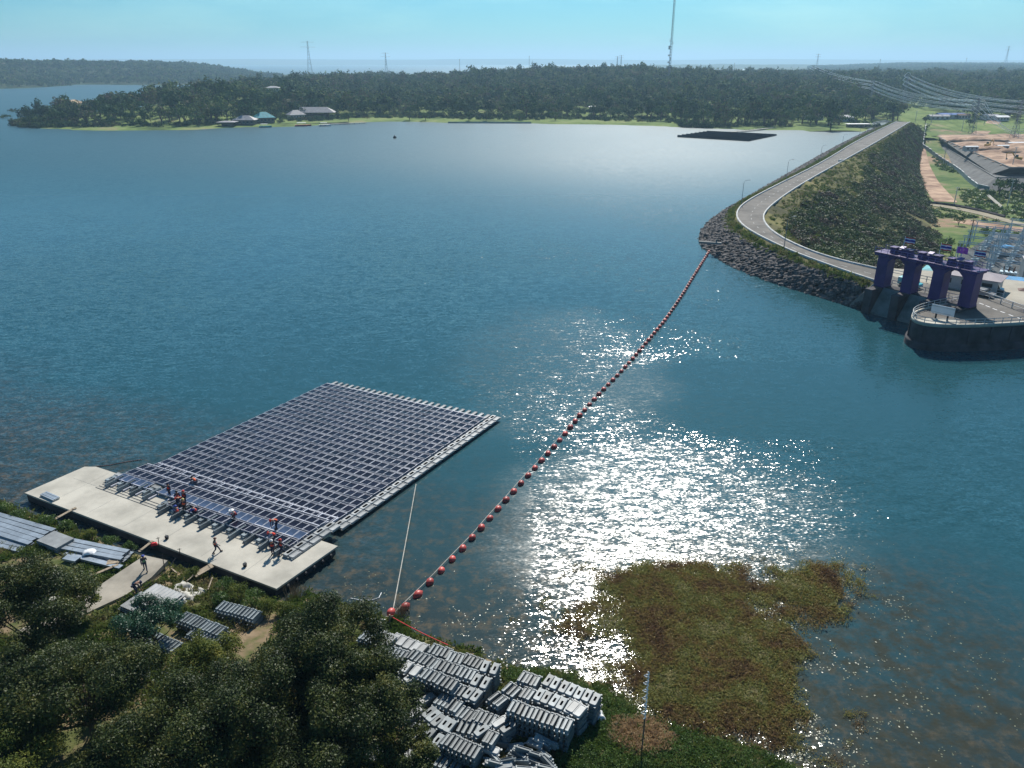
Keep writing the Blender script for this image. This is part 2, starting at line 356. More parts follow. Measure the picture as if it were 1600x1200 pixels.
# ------------------------------------------------------------------ water
def water_mat():
    m = bpy.data.materials.new('lake water'); m.use_nodes = True; n = m.node_tree; L = n.links; p = n.nodes['Principled BSDF']
    g = n.nodes.new('ShaderNodeNewGeometry')
    def noise(scale, det, sx=1, sy=1, rot=0, rough=.5):
        mpn = n.nodes.new('ShaderNodeMapping'); mpn.inputs['Scale'].default_value = (sx, sy, 1); mpn.inputs['Rotation'].default_value = (0, 0, rot)
        z = n.nodes.new('ShaderNodeTexNoise'); z.inputs['Scale'].default_value = scale; z.inputs['Detail'].default_value = det; z.inputs['Roughness'].default_value = rough
        L.new(g.outputs['Position'], mpn.inputs[0]); L.new(mpn.outputs[0], z.inputs['Vector']); return z
    def math_(op, a, b=None, c=None):
        q = n.nodes.new('ShaderNodeMath'); q.operation = op
        for i, v in enumerate((a, b, c)):
            if v is None: continue
            if isinstance(v, (int, float)): q.inputs[i].default_value = v
            else: L.new(v, q.inputs[i])
        return q.outputs[0]
    def vm(op, a, b):
        q = n.nodes.new('ShaderNodeVectorMath'); q.operation = op
        for i, v in enumerate((a, b)):
            if isinstance(v, tuple): q.inputs[i].default_value = v
            elif op == 'SCALE' and i == 1:
                if isinstance(v, (int, float)): q.inputs['Scale'].default_value = v
                else: L.new(v, q.inputs['Scale'])
            else: L.new(v, q.inputs[i])
        return q.outputs[0]
    # wind patches
    patch = noise(.018, 3, 1, .8, .3)
    pr = n.nodes.new('ShaderNodeMapRange'); pr.inputs[1].default_value = .40; pr.inputs[2].default_value = .60; pr.inputs[3].default_value = .55; pr.inputs[4].default_value = 1.15
    L.new(patch.outputs['Fac'], pr.inputs[0])
    n1 = noise(1.1, 2, .5, 1.3, -.3); n2 = noise(4.2, 3, .6, 1.2, -.35, .6); n3 = noise(.12, 2)
    s1 = vm('SCALE', vm('SUBTRACT', n1.outputs['Color'], (.5, .5, .5)), .42)
    s2 = vm('SCALE', vm('SUBTRACT', n2.outputs['Color'], (.5, .5, .5)), .85)
    s3 = vm('SCALE', vm('SUBTRACT', n3.outputs['Color'], (.5, .5, .5)), .07)
    # sheltered water: lee of the array and barrier, a slick beyond it, and the far half of the lake
    wn = noise(.09, 4); wx = math_('MULTIPLY_ADD', wn.outputs['Fac'], 1.6, -.8)
    sp0 = n.nodes.new('ShaderNodeSeparateXYZ'); L.new(g.outputs['Position'], sp0.inputs[0])
    def ell(cx, cy, rx, ry, a=.8, b=1.25):
        ex = math_('POWER', math_('ABSOLUTE', math_('MULTIPLY_ADD', sp0.outputs[0], 1/rx, -cx/rx)), 2); ey = math_('POWER', math_('ABSOLUTE', math_('MULTIPLY_ADD', sp0.outputs[1], 1/ry, -cy/ry)), 2)
        e = math_('ADD', math_('ADD', ex, ey), wx); q = n.nodes.new('ShaderNodeMapRange'); q.interpolation_type = 'SMOOTHSTEP'
        q.inputs[1].default_value = a; q.inputs[2].default_value = b; q.inputs[3].default_value = 1; q.inputs[4].default_value = 0; L.new(e, q.inputs[0]); return q.outputs[0]
    calm = math_('MAXIMUM', ell(38, 103, 25, 14.5), ell(-5.5, 71, 7.5, 24)); calm = math_('MAXIMUM', calm, ell(42, 48, 20, 20))
    fy = n.nodes.new('ShaderNodeMapRange'); fy.interpolation_type = 'SMOOTHSTEP'; fy.inputs[1].default_value = 130; fy.inputs[2].default_value = 330; fy.inputs[3].default_value = 1; fy.inputs[4].default_value = .5; L.new(sp0.outputs[1], fy.inputs[0])
    amp = math_('MULTIPLY', math_('MULTIPLY', pr.outputs[0], fy.outputs[0]), math_('MULTIPLY_ADD', calm, -.62, 1))
    glz = math_('MAXIMUM', ell(17, 71, 19, 16, .5, 1.7), math_('MULTIPLY', ell(7, 116, 17, 30, .4, 1.7), .7))
    fr_ = n.nodes.new('ShaderNodeMapRange'); fr_.interpolation_type = 'SMOOTHSTEP'; fr_.inputs[1].default_value = 105; fr_.inputs[2].default_value = 430; fr_.inputs[3].default_value = .10; fr_.inputs[4].default_value = .40; L.new(sp0.outputs[1], fr_.inputs[0])
    s = vm('SCALE', vm('ADD', vm('ADD', s1, s2), s3), amp)
    s = vm('MULTIPLY', s, (1.0, 1.0, 0))
    nn = n.nodes.new('ShaderNodeVectorMath'); nn.operation = 'NORMALIZE'; L.new(vm('ADD', s, (0, 0, 1)), nn.inputs[0])
    L.new(nn.outputs[0], p.inputs['Normal'])
    # body colour: deep teal, green shallows towards the near shore, weed mottling under the surface
    sp = n.nodes.new('ShaderNodeSeparateXYZ'); L.new(g.outputs['Position'], sp.inputs[0])
    w = noise(.06, 5); wv = math_('MULTIPLY_ADD', w.outputs['Fac'], 34, -17)
    # distance from the near bank, roughly y = 57 - .45 x
    dsh = math_('ADD', math_('ADD', sp.outputs[1], math_('MULTIPLY', sp.outputs[0], .45)), wv)
    sh = n.nodes.new('ShaderNodeMapRange'); sh.inputs[1].default_value = 50; sh.inputs[2].default_value = 84; sh.inputs[3].default_value = 1; sh.inputs[4].default_value = 0
    L.new(dsh, sh.inputs[0])
    wd = noise(.8, 6, rough=.7); wr = n.nodes.new('ShaderNodeMapRange'); wr.inputs[1].default_value = .48; wr.inputs[2].default_value = .66
    L.new(wd.outputs['Fac'], wr.inputs[0])
    mx1 = n.nodes.new('ShaderNodeMixRGB'); mx1.inputs[1].default_value = (.018, .072, .088, 1); mx1.inputs[2].default_value = (.026, .040, .040, 1)
    L.new(sh.outputs[0], mx1.inputs[0])
    mx2 = n.nodes.new('ShaderNodeMixRGB'); mx2.inputs[2].default_value = (.11, .085, .05, 1)
    L.new(math_('MULTIPLY', sh.outputs[0], math_('MULTIPLY', wr.outputs[0], .8)), mx2.inputs[0]); L.new(mx1.outputs[0], mx2.inputs[1])
    ws = noise(.5, 7, rough=.72); wsr = n.nodes.new('ShaderNodeMapRange'); wsr.inputs[1].default_value = .42; wsr.inputs[2].default_value = .60; L.new(ws.outputs['Fac'], wsr.inputs[0])
    mx3 = n.nodes.new('ShaderNodeMixRGB'); mx3.inputs[2].default_value = (.038, .036, .020, 1)
    L.new(math_('MULTIPLY', ell(23, 46, 19, 17, .6, 1.6), math_('MULTIPLY', wsr.outputs[0], .9)), mx3.inputs[0]); L.new(mx2.outputs[0], mx3.inputs[1])
    L.new(mx3.outputs[0], p.inputs['Base Color'])
    L.new(math_('MULTIPLY_ADD', glz, .13, fr_.outputs[0]), p.inputs['Roughness']); p.inputs['IOR'].default_value = 1.333; p.inputs['Specular IOR Level'].default_value = .5
    return m
wm = water_mat()
WP = [(-9000, -300), (400, -300), (400, 100), (100, 108), (84, 126), (74, 149), (68, 160), (65, 176), (63, 194), (64.5, 208), (68, 221), (79, 244), (99, 279), (140.5, 346), (193, 437), (281, 582), (300, 612), (335, 800), (3000, 800), (24000, 30000), (-24000, 30000)]
me = bpy.data.meshes.new('water'); me.from_pydata([(x, y, 0) for x, y in WP], [], [tuple(range(len(WP)))])
me.materials.append(wm); me.update()
tag(link(bpy.data.objects.new('water', me)), kind='structure')

# ------------------------------------------------------------------ near shore
SH = [G(*p) for p in [(-500, 745), (0, 786), (50, 808), (120, 830), (240, 875), (330, 905), (400, 930), (450, 940), (480, 928), (530, 944), (570, 962), (612, 966), (650, 990), (740, 1020), (800, 1045), (900, 1058), (950, 1075), (1000, 1118), (1060, 1140), (1200, 1178), (1260, 1215), (1300, 1500)]]
SHP = SH+[(20, -80), (-200, -80), (-200, 60)]
def shore_h(X, Y):
    d = sdist(X, Y, SHP)
    z = np.where(d > 0, .9*(1-np.exp(-np.maximum(d, 0)/3.5))+.02*np.maximum(d-4, 0), d*.35)
    return np.maximum(z+.25*(vnoise(X, Y, 3, 1)-.5)*sstep(.3, 2, d), -2)
tag(grid('shore_ground', np.arange(-120, 30, .6), np.arange(-20, 92, .6), shore_h, shore_m, lambda X, Y: sdist(X, Y, SHP) > -3), kind='structure')
def sh1(x, y): return float(shore_h(np.array([x]), np.array([y]))[0])

# ------------------------------------------------------------------ far promontory and right bank
PR = [G(*p) for p in [(14, 197), (60, 201), (150, 205), (310, 203), (365, 199), (470, 198), (560, 192), (600, 190), (700, 192), (800, 193), (985, 196), (1060, 199), (1180, 204), (1245, 203), (1300, 211), (1345, 213)]]
PRP = PR+[(262, 588), (300, 612), (2600, 612), (9000, 7000), (2600, 7000), (1500, 4200), (900, 2500), (100, 2100), (-350, 1700), (-430, 1200), (-400, 850), (-415, 700)]
def hr(y): return -12+14*sstep(450, 750, y)
def far_h(X, Y):
    d = sdist(X, Y, PRP)
    z = np.where(d > 0, 1.2*(1-np.exp(-np.maximum(d, 0)/12))+.012*np.clip(d-30, 0, 200), np.maximum(d*.2, -3))
    amp = 9+9*sstep(-420, -200, X)*(1-sstep(180, 430, X))
    z = z+amp*sstep(60, 560, d)*sstep(620, 1250, Y)+9*sstep(15, 130, d)*(1-sstep(-260, -170, X))+sstep(100, 300, d)*6*(vnoise(X, Y, 170, 3)-.3)
    z = z+sstep(2000, 4500, Y)*14
    k = sstep(255, 330, X)*(1-sstep(700, 900, Y))
    return z*(1-k)+hr(Y)*k
tag(grid('far_bank', np.arange(-520, 1500, 14), np.arange(560, 2600, 14), far_h, lawn_m, lambda X, Y: sdist(X, Y, PRP) > -20), kind='structure')
tag(grid('distant_land', np.arange(200, 9000, 120), np.arange(2560, 7200, 120), far_h, forest_floor, lambda X, Y: sdist(X, Y, PRP) > -150), kind='structure')
# left hill
HL = [G(0, 139), G(130, 132)]
HLP = [(-2600, 1250), (-1500, 1420), HL[0], (-880, 1560), HL[1], (-700, 1680), (-600, 1820), (-640, 2300), (-800, 3000), (-2600, 3200)]
def hill_h(X, Y):
    d = sdist(X, Y, HLP)
    z = np.where(d > 0, .0+36*sstep(-5, 260, d)*(1-.6*sstep(-1200, -500, X))+2*vnoise(X, Y, 90, 5), -3)
    return z
tag(grid('hill', np.arange(-2700, -150, 22), np.arange(1240, 3200, 22), hill_h, forest_floor, lambda X, Y: sdist(X, Y, HLP) > -10), kind='structure')
# headland far across the lake and the ridge on the horizon
def ridge(name, x0, x1, y0, y1, h, seed, lab=None):
    xs = np.linspace(x0, x1, 140); ys = np.linspace(y0, y1, 14)
    def zf(X, Y):
        u = (X-x0)/(x1-x0); v = (Y-y0)/(y1-y0)
        return -4+(h+4)*(np.sin(np.pi*np.clip(u, 0, 1))**.35)*np.sin(np.pi*v)**.8*(.75+.35*vnoise(X, Y, (x1-x0)/14, seed)+.1*vnoise(X, Y, (x1-x0)/70, seed+1))
    return tag(grid(name, xs, ys, zf, forest_floor), kind='structure')
ridge('headland', 520, 2600, 5200, 6400, 26, 4)
ridge('distant_hills', -14000, 16000, 11500, 14000, 75, 8)

# ------------------------------------------------------------------ dam
OUT = [(71.7, 148.1), (68.1, 158), (63.7, 173.3), (61.1, 193.9), (61.4, 207.7), (64.3, 221.5), (71.7, 239.2), (90.8, 271.3), (134.9, 342.9), (188.9, 438.6), (277.8, 583.9)]
WAT = [(68.6, 146.2), (63.5, 155.1), (57.8, 164.7), (52.6, 179.6), (51.1, 191.4), (50.6, 204.4), (54.7, 220.1), (62.8, 240.3), (80, 271.3), (124, 349), (178, 445), (264, 590)]
INN = [(76, 156.9), (70.5, 165.5), (67.3, 176), (65.8, 191.6), (67.5, 207.9), (72.4, 223.5), (86.4, 250.4), (107.5, 286.8), (146.2, 349.9), (198, 435), (284.8, 580)]
TOE = [(108, 176), (112, 188), (118, 205), (124, 222), (132, 238), (145.5, 262), (158, 290), (178, 334), (204, 391), (236, 462), (308, 600)]
ND = 160
out = smooth_line(OUT, ND); wat = smooth_line(WAT, ND); inn = smooth_line(INN, ND); toe = smooth_line(TOE, ND)
def loft(name, rows, mat, jit=0, seed=0, kind='structure'):
    rows = [np.asarray(r) for r in rows]; n = len(rows[0]); V = np.concatenate(rows)
    if jit: V = V+np.random.default_rng(seed).normal(size=V.shape)*jit*np.array([.3, .3, 1])
    I = np.arange(len(V)).reshape(len(rows), n)
    Q = np.stack([I[:-1, :-1], I[:-1, 1:], I[1:, 1:], I[1:, :-1]], -1).reshape(-1, 4)
    o = npobj(name, V, Q, mat, smooth=True)
    return tag(o, kind=kind) if kind else o
def z3(p, z): return np.c_[p, np.full(len(p), z) if np.isscalar(z) else z]
def mixp(a, b, t): return a*(1-t)+b*t
shoulder = out+(out-inn)/np.linalg.norm(out-inn, axis=1)[:, None]*1.6
loft('dam_upstream_slope', [z3(wat+(wat-out)*.4, -1.6)]+[z3(mixp(wat, shoulder, t), 4.85*t) for t in np.linspace(0, 1, 7)]+[z3(mixp(shoulder, out, .9), 4.9)], slope_m, .06, 2)
inn2 = inn+(inn-out)/np.linalg.norm(out-inn, axis=1)[:, None]*1.2
toez = hr(toe[:, 1])
loft('dam_downstream_slope', [z3(mixp(inn, inn2, .2), 4.9), z3(inn2, 4.7)]+[z3(mixp(inn2, toe, t), 4.7+(toez-4.7)*t) for t in np.linspace(.1, 1, 12)]+[z3(toe+(toe-inn2)*.05, toez-.5)], slope_m, .25, 3)
loft('road', [z3(mixp(out, inn, t), 5.0) for t in np.linspace(-.05, 1.05, 5)], asphalt)
mid = mixp(out, inn, .5)
# painted centre dashes
mb = MB(); d_ = np.r_[0, np.cumsum(np.linalg.norm(np.diff(mid, axis=0), axis=1))]
def along(line, s):
    dd = np.r_[0, np.cumsum(np.linalg.norm(np.diff(line, axis=0), axis=1))]; x = np.interp(s, dd, line[:, 0]); y = np.interp(s, dd, line[:, 1])
    x2 = np.interp(s+.5, dd, line[:, 0]); y2 = np.interp(s+.5, dd, line[:, 1]); return x, y, math.atan2(y2-y, x2-x)
s = 2
while s < d_[-1]-3:
    x, y, a = along(mid, s); mb.box((x, y, 5.006), (1.8, .11, .006), a); s += 6
tag(mb.build('road_markings', kerbm), kind='structure')
def parapet(name, line, z, h, w, mat, label, cat, dashed=None):
    n = len(line); d = np.gradient(line, axis=0); d /= np.linalg.norm(d, axis=1)[:, None]; nr = np.c_[-d[:, 1], d[:, 0]]*w/2
    V = np.concatenate([z3(line-nr, z), z3(line-nr, z+h), z3(line+nr, z+h), z3(line+nr, z)]); I = np.arange(4*n).reshape(4, n)
    Q = np.concatenate([np.stack([I[k][:-1], I[k][1:], I[k+1][1:], I[k+1][:-1]], -1) for k in range(3)])
    return tag(npobj(name, V, Q, mat), label, cat)
for ln, lb in ((mixp(out, inn, -.04), 'pale concrete kerb wall along the lake side of the dam road'), (mixp(out, inn, 1.04), 'pale concrete kerb wall along the valley side of the dam road')):
    parapet('kerb_wall', ln, 4.9, .45, .35, kerbm, lb, 'kerb wall')
# riprap stones
def stones(n, f, seed, smin=.35, smax=.9):
    rg = np.random.default_rng(seed); T = []
    for k in range(5): T.append((IC1V*rg.uniform(.7, 1.25, (len(IC1V), 1))*np.array([1.2, .9, .65]), IC1F))
    P = f(rg, n); return scatter(T, P, rg.uniform(smin, smax, len(P))[:, None]*rg.uniform(.8, 1.25, (len(P), 3)), rg)
def fr(rg, n):
    i = (rg.beta(1, 1.9, n)*(ND-2)); k = i.astype(int); fr_ = (i-k)[:, None]; t = rg.uniform(-.06, .80, n)**1.0
    t = np.where(i < 75, t, rg.uniform(-.05, .9, n))
    a = wat[k]*(1-fr_)+wat[k+1]*fr_; b = shoulder[k]*(1-fr_)+shoulder[k+1]*fr_
    p = a*(1-t[:, None])+b*t[:, None]; return np.c_[p, 4.85*t+.1]
V, Q = stones(9500, fr, 5); tag(npobj('riprap', V, Q, rockm), 'loose dark boulders covering the lake face of the dam', 'stones', kind='stuff')

# valley ground
def vz(X, Y): return hr(Y)+1.2*(vnoise(X, Y, 40, 9)-.5)*sstep(200, 300, Y)
ty = toe[:, 1]; tx = toe[:, 0]
def leftx(Y): return np.interp(Y, np.r_[90, ty], np.r_[108, tx])-6
V = []; nx = 90; ysv = np.linspace(120, 640, 150)
u = np.linspace(0, 1, nx)**1.7
X = leftx(ysv)[:, None]+u[None]*(1300-leftx(ysv)[:, None]); Y = np.repeat(ysv[:, None], nx, 1); Z = vz(X, Y); Z[:, 0] -= .6
I = np.arange(nx*len(ysv)).reshape(len(ysv), nx)
tag(npobj('valley_ground', np.stack([X, Y, Z], -1).reshape(-1, 3), np.stack([I[:-1, :-1], I[:-1, 1:], I[1:, 1:], I[1:, :-1]], -1).reshape(-1, 4), valley_m, smooth=True), kind='structure')

# ------------------------------------------------------------------ concrete platform on the near shore
A_, B1, B2, D_, C_ = G(38, 770, 1), G(132, 729, 1), G(150, 729, 1), G(528, 853, 1), G(432, 920, 1)
deck = thing('assembly_platform', 'large pale concrete working platform between the grassy bank and the solar array', 'platform', (A_[0], A_[1], 0))
def rel(p, o): return (p[0]-o[0], p[1]-o[1])
mb = MB(); pl = [rel(p, A_) for p in (A_, C_, D_, B2, B1)]
mb.prism(pl, .78, 1.0); mb.build('deck_slab', concrete, deck, bevel=.03)
cx_ = sum(p[0] for p in pl)/5; cy_ = sum(p[1] for p in pl)/5
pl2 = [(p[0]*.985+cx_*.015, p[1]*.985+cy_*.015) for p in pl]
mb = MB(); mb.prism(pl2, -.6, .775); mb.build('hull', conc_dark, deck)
# formed joints in the slab and puddle-like stains
AC = Vector((C_[0]-A_[0], C_[1]-A_[1])); AB = Vector((B2[0]-A_[0], B2[1]-A_[1])); uA = AC.normalized(); nA = Vector((-uA.y, uA.x))
mb = MB()
for t in np.linspace(.12, .88, 6):
    p = AC*t+nA*.4; q = AC*t+nA*(7.2)
    mb.box(((p.x+q.x)/2, (p.y+q.y)/2, 1.003), (.03, 6.8, .004), math.atan2(uA.y, uA.x))
mb.box((AC.x/2+nA.x*4.6, AC.y/2+nA.y*4.6, 1.003), (AC.length*.9, .03, .004), math.atan2(uA.y, uA.x))
mb.build('slab_joint', conc_grey, deck)
mb = MB()   # railing-like hanging tyres/fenders on the outer end
for t in np.linspace(.15, .85, 6):
    p = Vector(C_).lerp(Vector(D_), t)-Vector(A_); mb = MB(); mb.ball((p.x+.12, p.y-.06, .55), .28, 10, 6, (.5, 1, .8)); mb.build('fender', black, deck, smooth=True)

# ------------------------------------------------------------------ float (shared shape) and the solar array
def ring_pts(hx, hy, r, z, seg=4):
    o = []
    for cx, cy, a0 in ((hx-r, hy-r, 0), (-hx+r, hy-r, pi/2), (-hx+r, -hy+r, pi), (hx-r, -hy+r, 3*pi/2)):
        for k in range(seg+1):
            a = a0+k*pi/2/seg; o.append((cx+r*math.cos(a), cy+r*math.sin(a), z))
    return o
HM = []
def float_mesh(name, L, Wd, H, hole=True, ears=True, mat=None, hl=.42, hw=.4):
    """rounded plastic float: long axis Y, with an oval recess painted black as a shaded hole, and four corner lugs"""
    mb = MB(); hx, hy = Wd/2, L/2; r = min(hx, hy)*.45
    rows = [ring_pts(hx*.9, hy*.95, r*.8, 0), ring_pts(hx, hy, r, H*.25), ring_pts(hx, hy, r, H*.75), ring_pts(hx*.88, hy*.93, r*.8, H)]
    n = len(rows[0]); vs = [v for q in rows for v in q]; fs = [(j*n+i, j*n+(i+1) % n, (j+1)*n+(i+1) % n, (j+1)*n+i) for j in range(3) for i in range(n)]
    if hole:
        inner_t = [(hx*hw*math.cos(a), hy*hl*math.sin(a), H*.97) for a in [pi/2*0+math.atan2(p[1]/hy, p[0]/hx) for p in rows[0]]]
        inner_b = [(x, y, H*.1) for x, y, z in inner_t]
        k = len(vs); vs += inner_t+inner_b
        fs += [(3*n+i, 3*n+(i+1) % n, k+(i+1) % n, k+i) for i in range(n)]+[(k+i, k+(i+1) % n, k+n+(i+1) % n, k+n+i) for i in range(n)]
        mb.add([], []); HM.append(len(fs)-n); fs += [tuple(range(k+n, k+2*n))]
    else:
        rr = [(x*.8, y*.86, H) for x, y, z in rows[3]]; r3 = [(x*.75, y*.82, H*.9) for x, y, z in rows[3]]; k = len(vs); vs += rr+r3
        fs += [(3*n+i, 3*n+(i+1) % n, k+(i+1) % n, k+i) for i in range(n)]+[(k+i, k+(i+1) % n, k+n+(i+1) % n, k+n+i) for i in range(n)]+[tuple(range(k+n, k+2*n))]
    fs.append(tuple(range(n-1, -1, -1)))
    mb.add(vs, fs)
    if hole:
        for q_ in range(HM[-1], HM[-1]+n+1): mb.m[q_] = 1  # recess sides and floor coloured black, standing in for shade and dark water
    if ears:
        for sx in (-1, 1):
            for sy in (-1, 1):
                mb.tube([(sx*hx*.8, sy*(hy+.05), H*.45), (sx*hx*.8, sy*(hy+.05), H*.62)], .075, 8)
    return mb.mesh(name, [mat or plastic, black], smooth=False)
F_ring = float_mesh('float', 1.22, .56, .30)
F_slim = float_mesh('float', 1.22, .25, .50, hole=False)
F_flat = float_mesh('float', 1.22, .62, .28, hole=False, mat=plastic_w)
F_end = float_mesh('end_float', 1.30, .50, .30, hole=False, ears=False, mat=plastic_w)
F_walk = float_mesh('edge_float', 1.34, .66, .34, hw=.6, hl=.62, ears=False, mat=plastic_w)

U = Vector((math.cos(math.radians(153.3)), math.sin(math.radians(153.3)), 0)); Vv = Vector((-.507, -.862, 0)).normalized()*1.375
O_ = Vector((-3.6, 93.9, 0))
def az(v):   # height of the floats: afloat, climbing onto the platform
    return .30+(1.03-.30)*float(sstep(20.6, 22.4, v))
arr = thing('solar_array', 'floating array of 26 dark panel rows with pale float walkways', 'solar array', O_)
PW, PL = .98, 1.22
au = math.atan2(U.y, U.x)-pi; av = math.atan2(Vv.y, Vv.x)
def panel_parts(tilt=math.radians(9)):
    a = MB(); a.mi = 0
    for sx in (-1, 1): a.box((sx*(PW/2-.02), 0, 0), (.04, PL, .045), rx=0)
    for sy in (-1, 1): a.box((0, sy*(PL/2-.02), 0), (PW-.08, .04, .045))
    a.mi = 1; a.box((0, 0, -.004), (PW-.08, PL-.08, .036))
    return a
def tilt_vs(mb, tilt):
    c, s = math.cos(tilt), math.sin(tilt); mb.v = [(x, y*c-z*s, y*s+z*c) for x, y, z in mb.v]; return mb
pm_dark = tilt_vs(panel_parts(), math.radians(-5)).mesh('solar_panel', [alu, cell])
pm_up = tilt_vs(panel_parts(), math.radians(1.5)).mesh('solar_panel', [alu, cell_sheen])
# sequence: every panel slot; the 96 nearest are parts, the rest one field
slots = []
for r in range(26):
    for c in range(27):
        if r == 25 and c > 16: continue
        if r == 24 and (c in (20, 21)): continue
        P = U*(c+.5)*1.0+Vv*(r+.5); P.z = az(r)+.34
        pair = .02 if c % 2 else -.02
        P += U*pair
        if r >= 22: P += Vv*.12
        slots.append((r, c, P))
front = [s for s in slots if s[0] >= 22][-99:]
fs_ = set((s[0], s[1]) for s in front)
for r, c, P in front:
    o = bpy.data.objects.new('solar_panel', pm_up if r == 24 else pm_dark); link(o, arr); o.location = P
    o.rotation_euler = (R.uniform(-.02, .02), R.uniform(-.015, .015), au)
    if r == 24: tag(o, 'upturned panel with sky sheen painted bluish')
def merge_mesh(name, items, mats, parent):
    Vs = []; Fs = []; Mi = []; off = 0
    for me_, mtx in items:
        n = len(me_.vertices); co_ = np.empty(n*3, np.float32); me_.vertices.foreach_get('co', co_); co_ = co_.reshape(-1, 3)
        m3 = np.array(mtx.to_3x3()); t = np.array(mtx.translation); Vs.append(co_ @ m3.T+t)
        Fs += [tuple(i+off for i in p.vertices) for p in me_.polygons]; Mi += [p.material_index for p in me_.polygons]; off += n
    nm = bpy.data.meshes.new(name); nm.from_pydata(np.concatenate(Vs).tolist(), [], Fs)
    for m_ in mats: nm.materials.append(m_)
    nm.polygons.foreach_set('material_index', Mi); nm.update(); return link(bpy.data.objects.new(name, nm), parent)
its = [(pm_dark, Matrix.Translation(P) @ Matrix.Rotation(au, 4, 'Z') @ Matrix.Rotation(R.uniform(-.05, .03), 4, 'X')) for r, c, P in slots if (r, c) not in fs_]
tag(merge_mesh('solar_panel_field', its, [alu, cell], arr), kind='stuff')
# rows of floats under and between the panels
mb = MB()
for r in range(27):
    nC = 27 if r < 26 else 17
    p = U*(nC/2)+Vv*r; z = az(r)
    mb.box((p.x, p.y, z+.24), (nC, .09, .2), au)
    for c in range(0, nC+1, 2):
        q = U*c+Vv*(r+.5)
        if r < 26: mb.box((q.x, q.y, az(r+.5)+.02), (.16, 1.2, .26), math.atan2(Vv.y, Vv.x)+pi/2)
tag(mb.build('float_rows', alu, arr), kind='stuff')
mb = MB()
for r in range(26):
    for c in range(0, 28, 2):
        q = U*c+Vv*(r+.5)
        if r == 25 and c > 17: continue
        mb.box((q.x, q.y, az(r+.5)+.34), (.05, 1.2, .05), math.atan2(Vv.y, Vv.x)+pi/2)
tag(mb.build('rails', alu, arr), kind='stuff')
# walkway floats: two lanes down the lake side, one across the far end
def put(mesh, name, P, rz, parent=arr, z=None, rx=0, label=None):
    o = bpy.data.objects.new(name, mesh); link(o, parent); o.location = (P[0], P[1], P[2] if z is None else z); o.rotation_euler = (rx, 0, rz)
    if label: tag(o, label)
    return o
rv = math.atan2(Vv.y, Vv.x)+pi/2
for r in range(-1, 27):
    z = az(r)-.05
    put(F_walk, 'edge_float', U*-.62+Vv*(r+.5), rv+R.uniform(-.02, .02), z=z, label='walkway float on the lake side')
for r in range(-1, 27, 1):
    P = U*-1.30+Vv*(r+.5); mbz = az(r)-.05
    put(F_flat, 'edge_float', P, rv, z=mbz, label='outer walkway float on the lake side')
for c in range(0, 27):
    P = U*(c+.2)+Vv*-.5; put(F_end, 'end_float', P, rv, z=.26, label='float across the far end')
# unfinished near edge: floats jutting over the platform
for k in range(14):
    c = 2*k+.4; base = 26.05 if c < 17 else 25.1
    if 16.5 < c < 19: continue
    P = U*c+Vv*(base+.65); put(F_slim, 'float', P, rv+R.uniform(-.05, .05), z=.98, label='float jutting from the unfinished edge')
    P = U*(c+.05)+Vv*(base-.15); put(F_slim, 'float', P, rv, z=.98, label='float jutting from the unfinished edge')
    P = U*(c+1.1)+Vv*(base+.02); put(F_ring, 'float', P, rv, z=1.0, label='ring float at the unfinished edge')
    if c > 18 or k % 3 == 0:
        P = U*(c+1.0)+Vv*(base-.7); put(F_flat, 'float', P, rv+pi/2, z=1.0, label='pale float at the unfinished edge')
mb = MB()
for k in range(3):
    c0 = -1; n = 28.5; p = U*(c0+n/2)+Vv*(26.3+.28*k)
    mb.tube([U*-1+Vv*(26.2+.3*k)+Vector((0, 0, 1.03)), U*27.5+Vv*(25.9+.3*k)+Vector((0, 0, 1.03))], .025, 5)
mb.build('skid_rail', conc_grey, arr)

# ------------------------------------------------------------------ red float barrier, ropes
bp_ = [(612, 971), (640, 943), (686.4, 895.6), (716.8, 864.5), (746, 832.6), (776.3, 798.4), (826, 743), (874, 690), (918, 635), (980, 572), (1020, 524), (1040, 500), (1064, 465), (1085, 430), (1110, 390)]
bl = smooth_line([G(*p) for p in bp_], 400, 1); dl = np.r_[0, np.cumsum(np.linalg.norm(np.diff(bl, axis=0), axis=1))]
boom = thing('float_barrier', 'long curved line of dark red drum floats across the lake to the dam', 'float barrier', (bl[0][0], bl[0][1], 0))
mb = MB(); mb.ball((0, 0, 0), .385, 12, 8, (1.3, 1, .95)); mb.tube([(-.55, 0, .02), (.55, 0, .02)], .09, 6)
bm_ = mb.mesh('buoy', red, True)
s = 0; nb = 0
while s < dl[-1]-.5 and nb < 96:
    x, y, a = along(bl, s); o = bpy.data.objects.new('buoy', bm_); link(o, boom)
    o.location = (x-bl[0][0], y-bl[0][1], .08+(.9 if nb == 0 else 0)+R.uniform(-.05, .05)); o.rotation_euler = (R.uniform(0, 6), R.uniform(-.08, .08), a+R.uniform(-.2, .2)); k = R.uniform(.9, 1.08); o.scale = (k, k, k)
    s += 2.02; nb += 1
mb = MB(); off = np.array([-.12, .1])
mb.tube([(p[0]-bl[0][0]-.18, p[1]-bl[0][1]+.18, .30+.04*math.sin(i*.9)) for i, p in enumerate(bl[::3])], .035, 5)
mb.build('barrier_rope', rope_m, boom)
def wire(name, label, cat, pts, r, mat, group=None, seg=5):
    mb = MB(); mb.tube(pts, r, seg); return tag(mb.build(name, mat), label, cat, group)
def sagpts(a, b, sag, n=24):
    a = Vector(a); b = Vector(b); return [a.lerp(b, t)-Vector((0, 0, sag*4*t*(1-t))) for t in np.linspace(0, 1, n)]
rp0 = G(612, 968, .5)
wire('mooring_rope', 'taut pale rope from the bank to the side of the solar array', 'rope', sagpts((*rp0, .7), (*G(650, 757, .4), .45), .15), .045, rope_m)
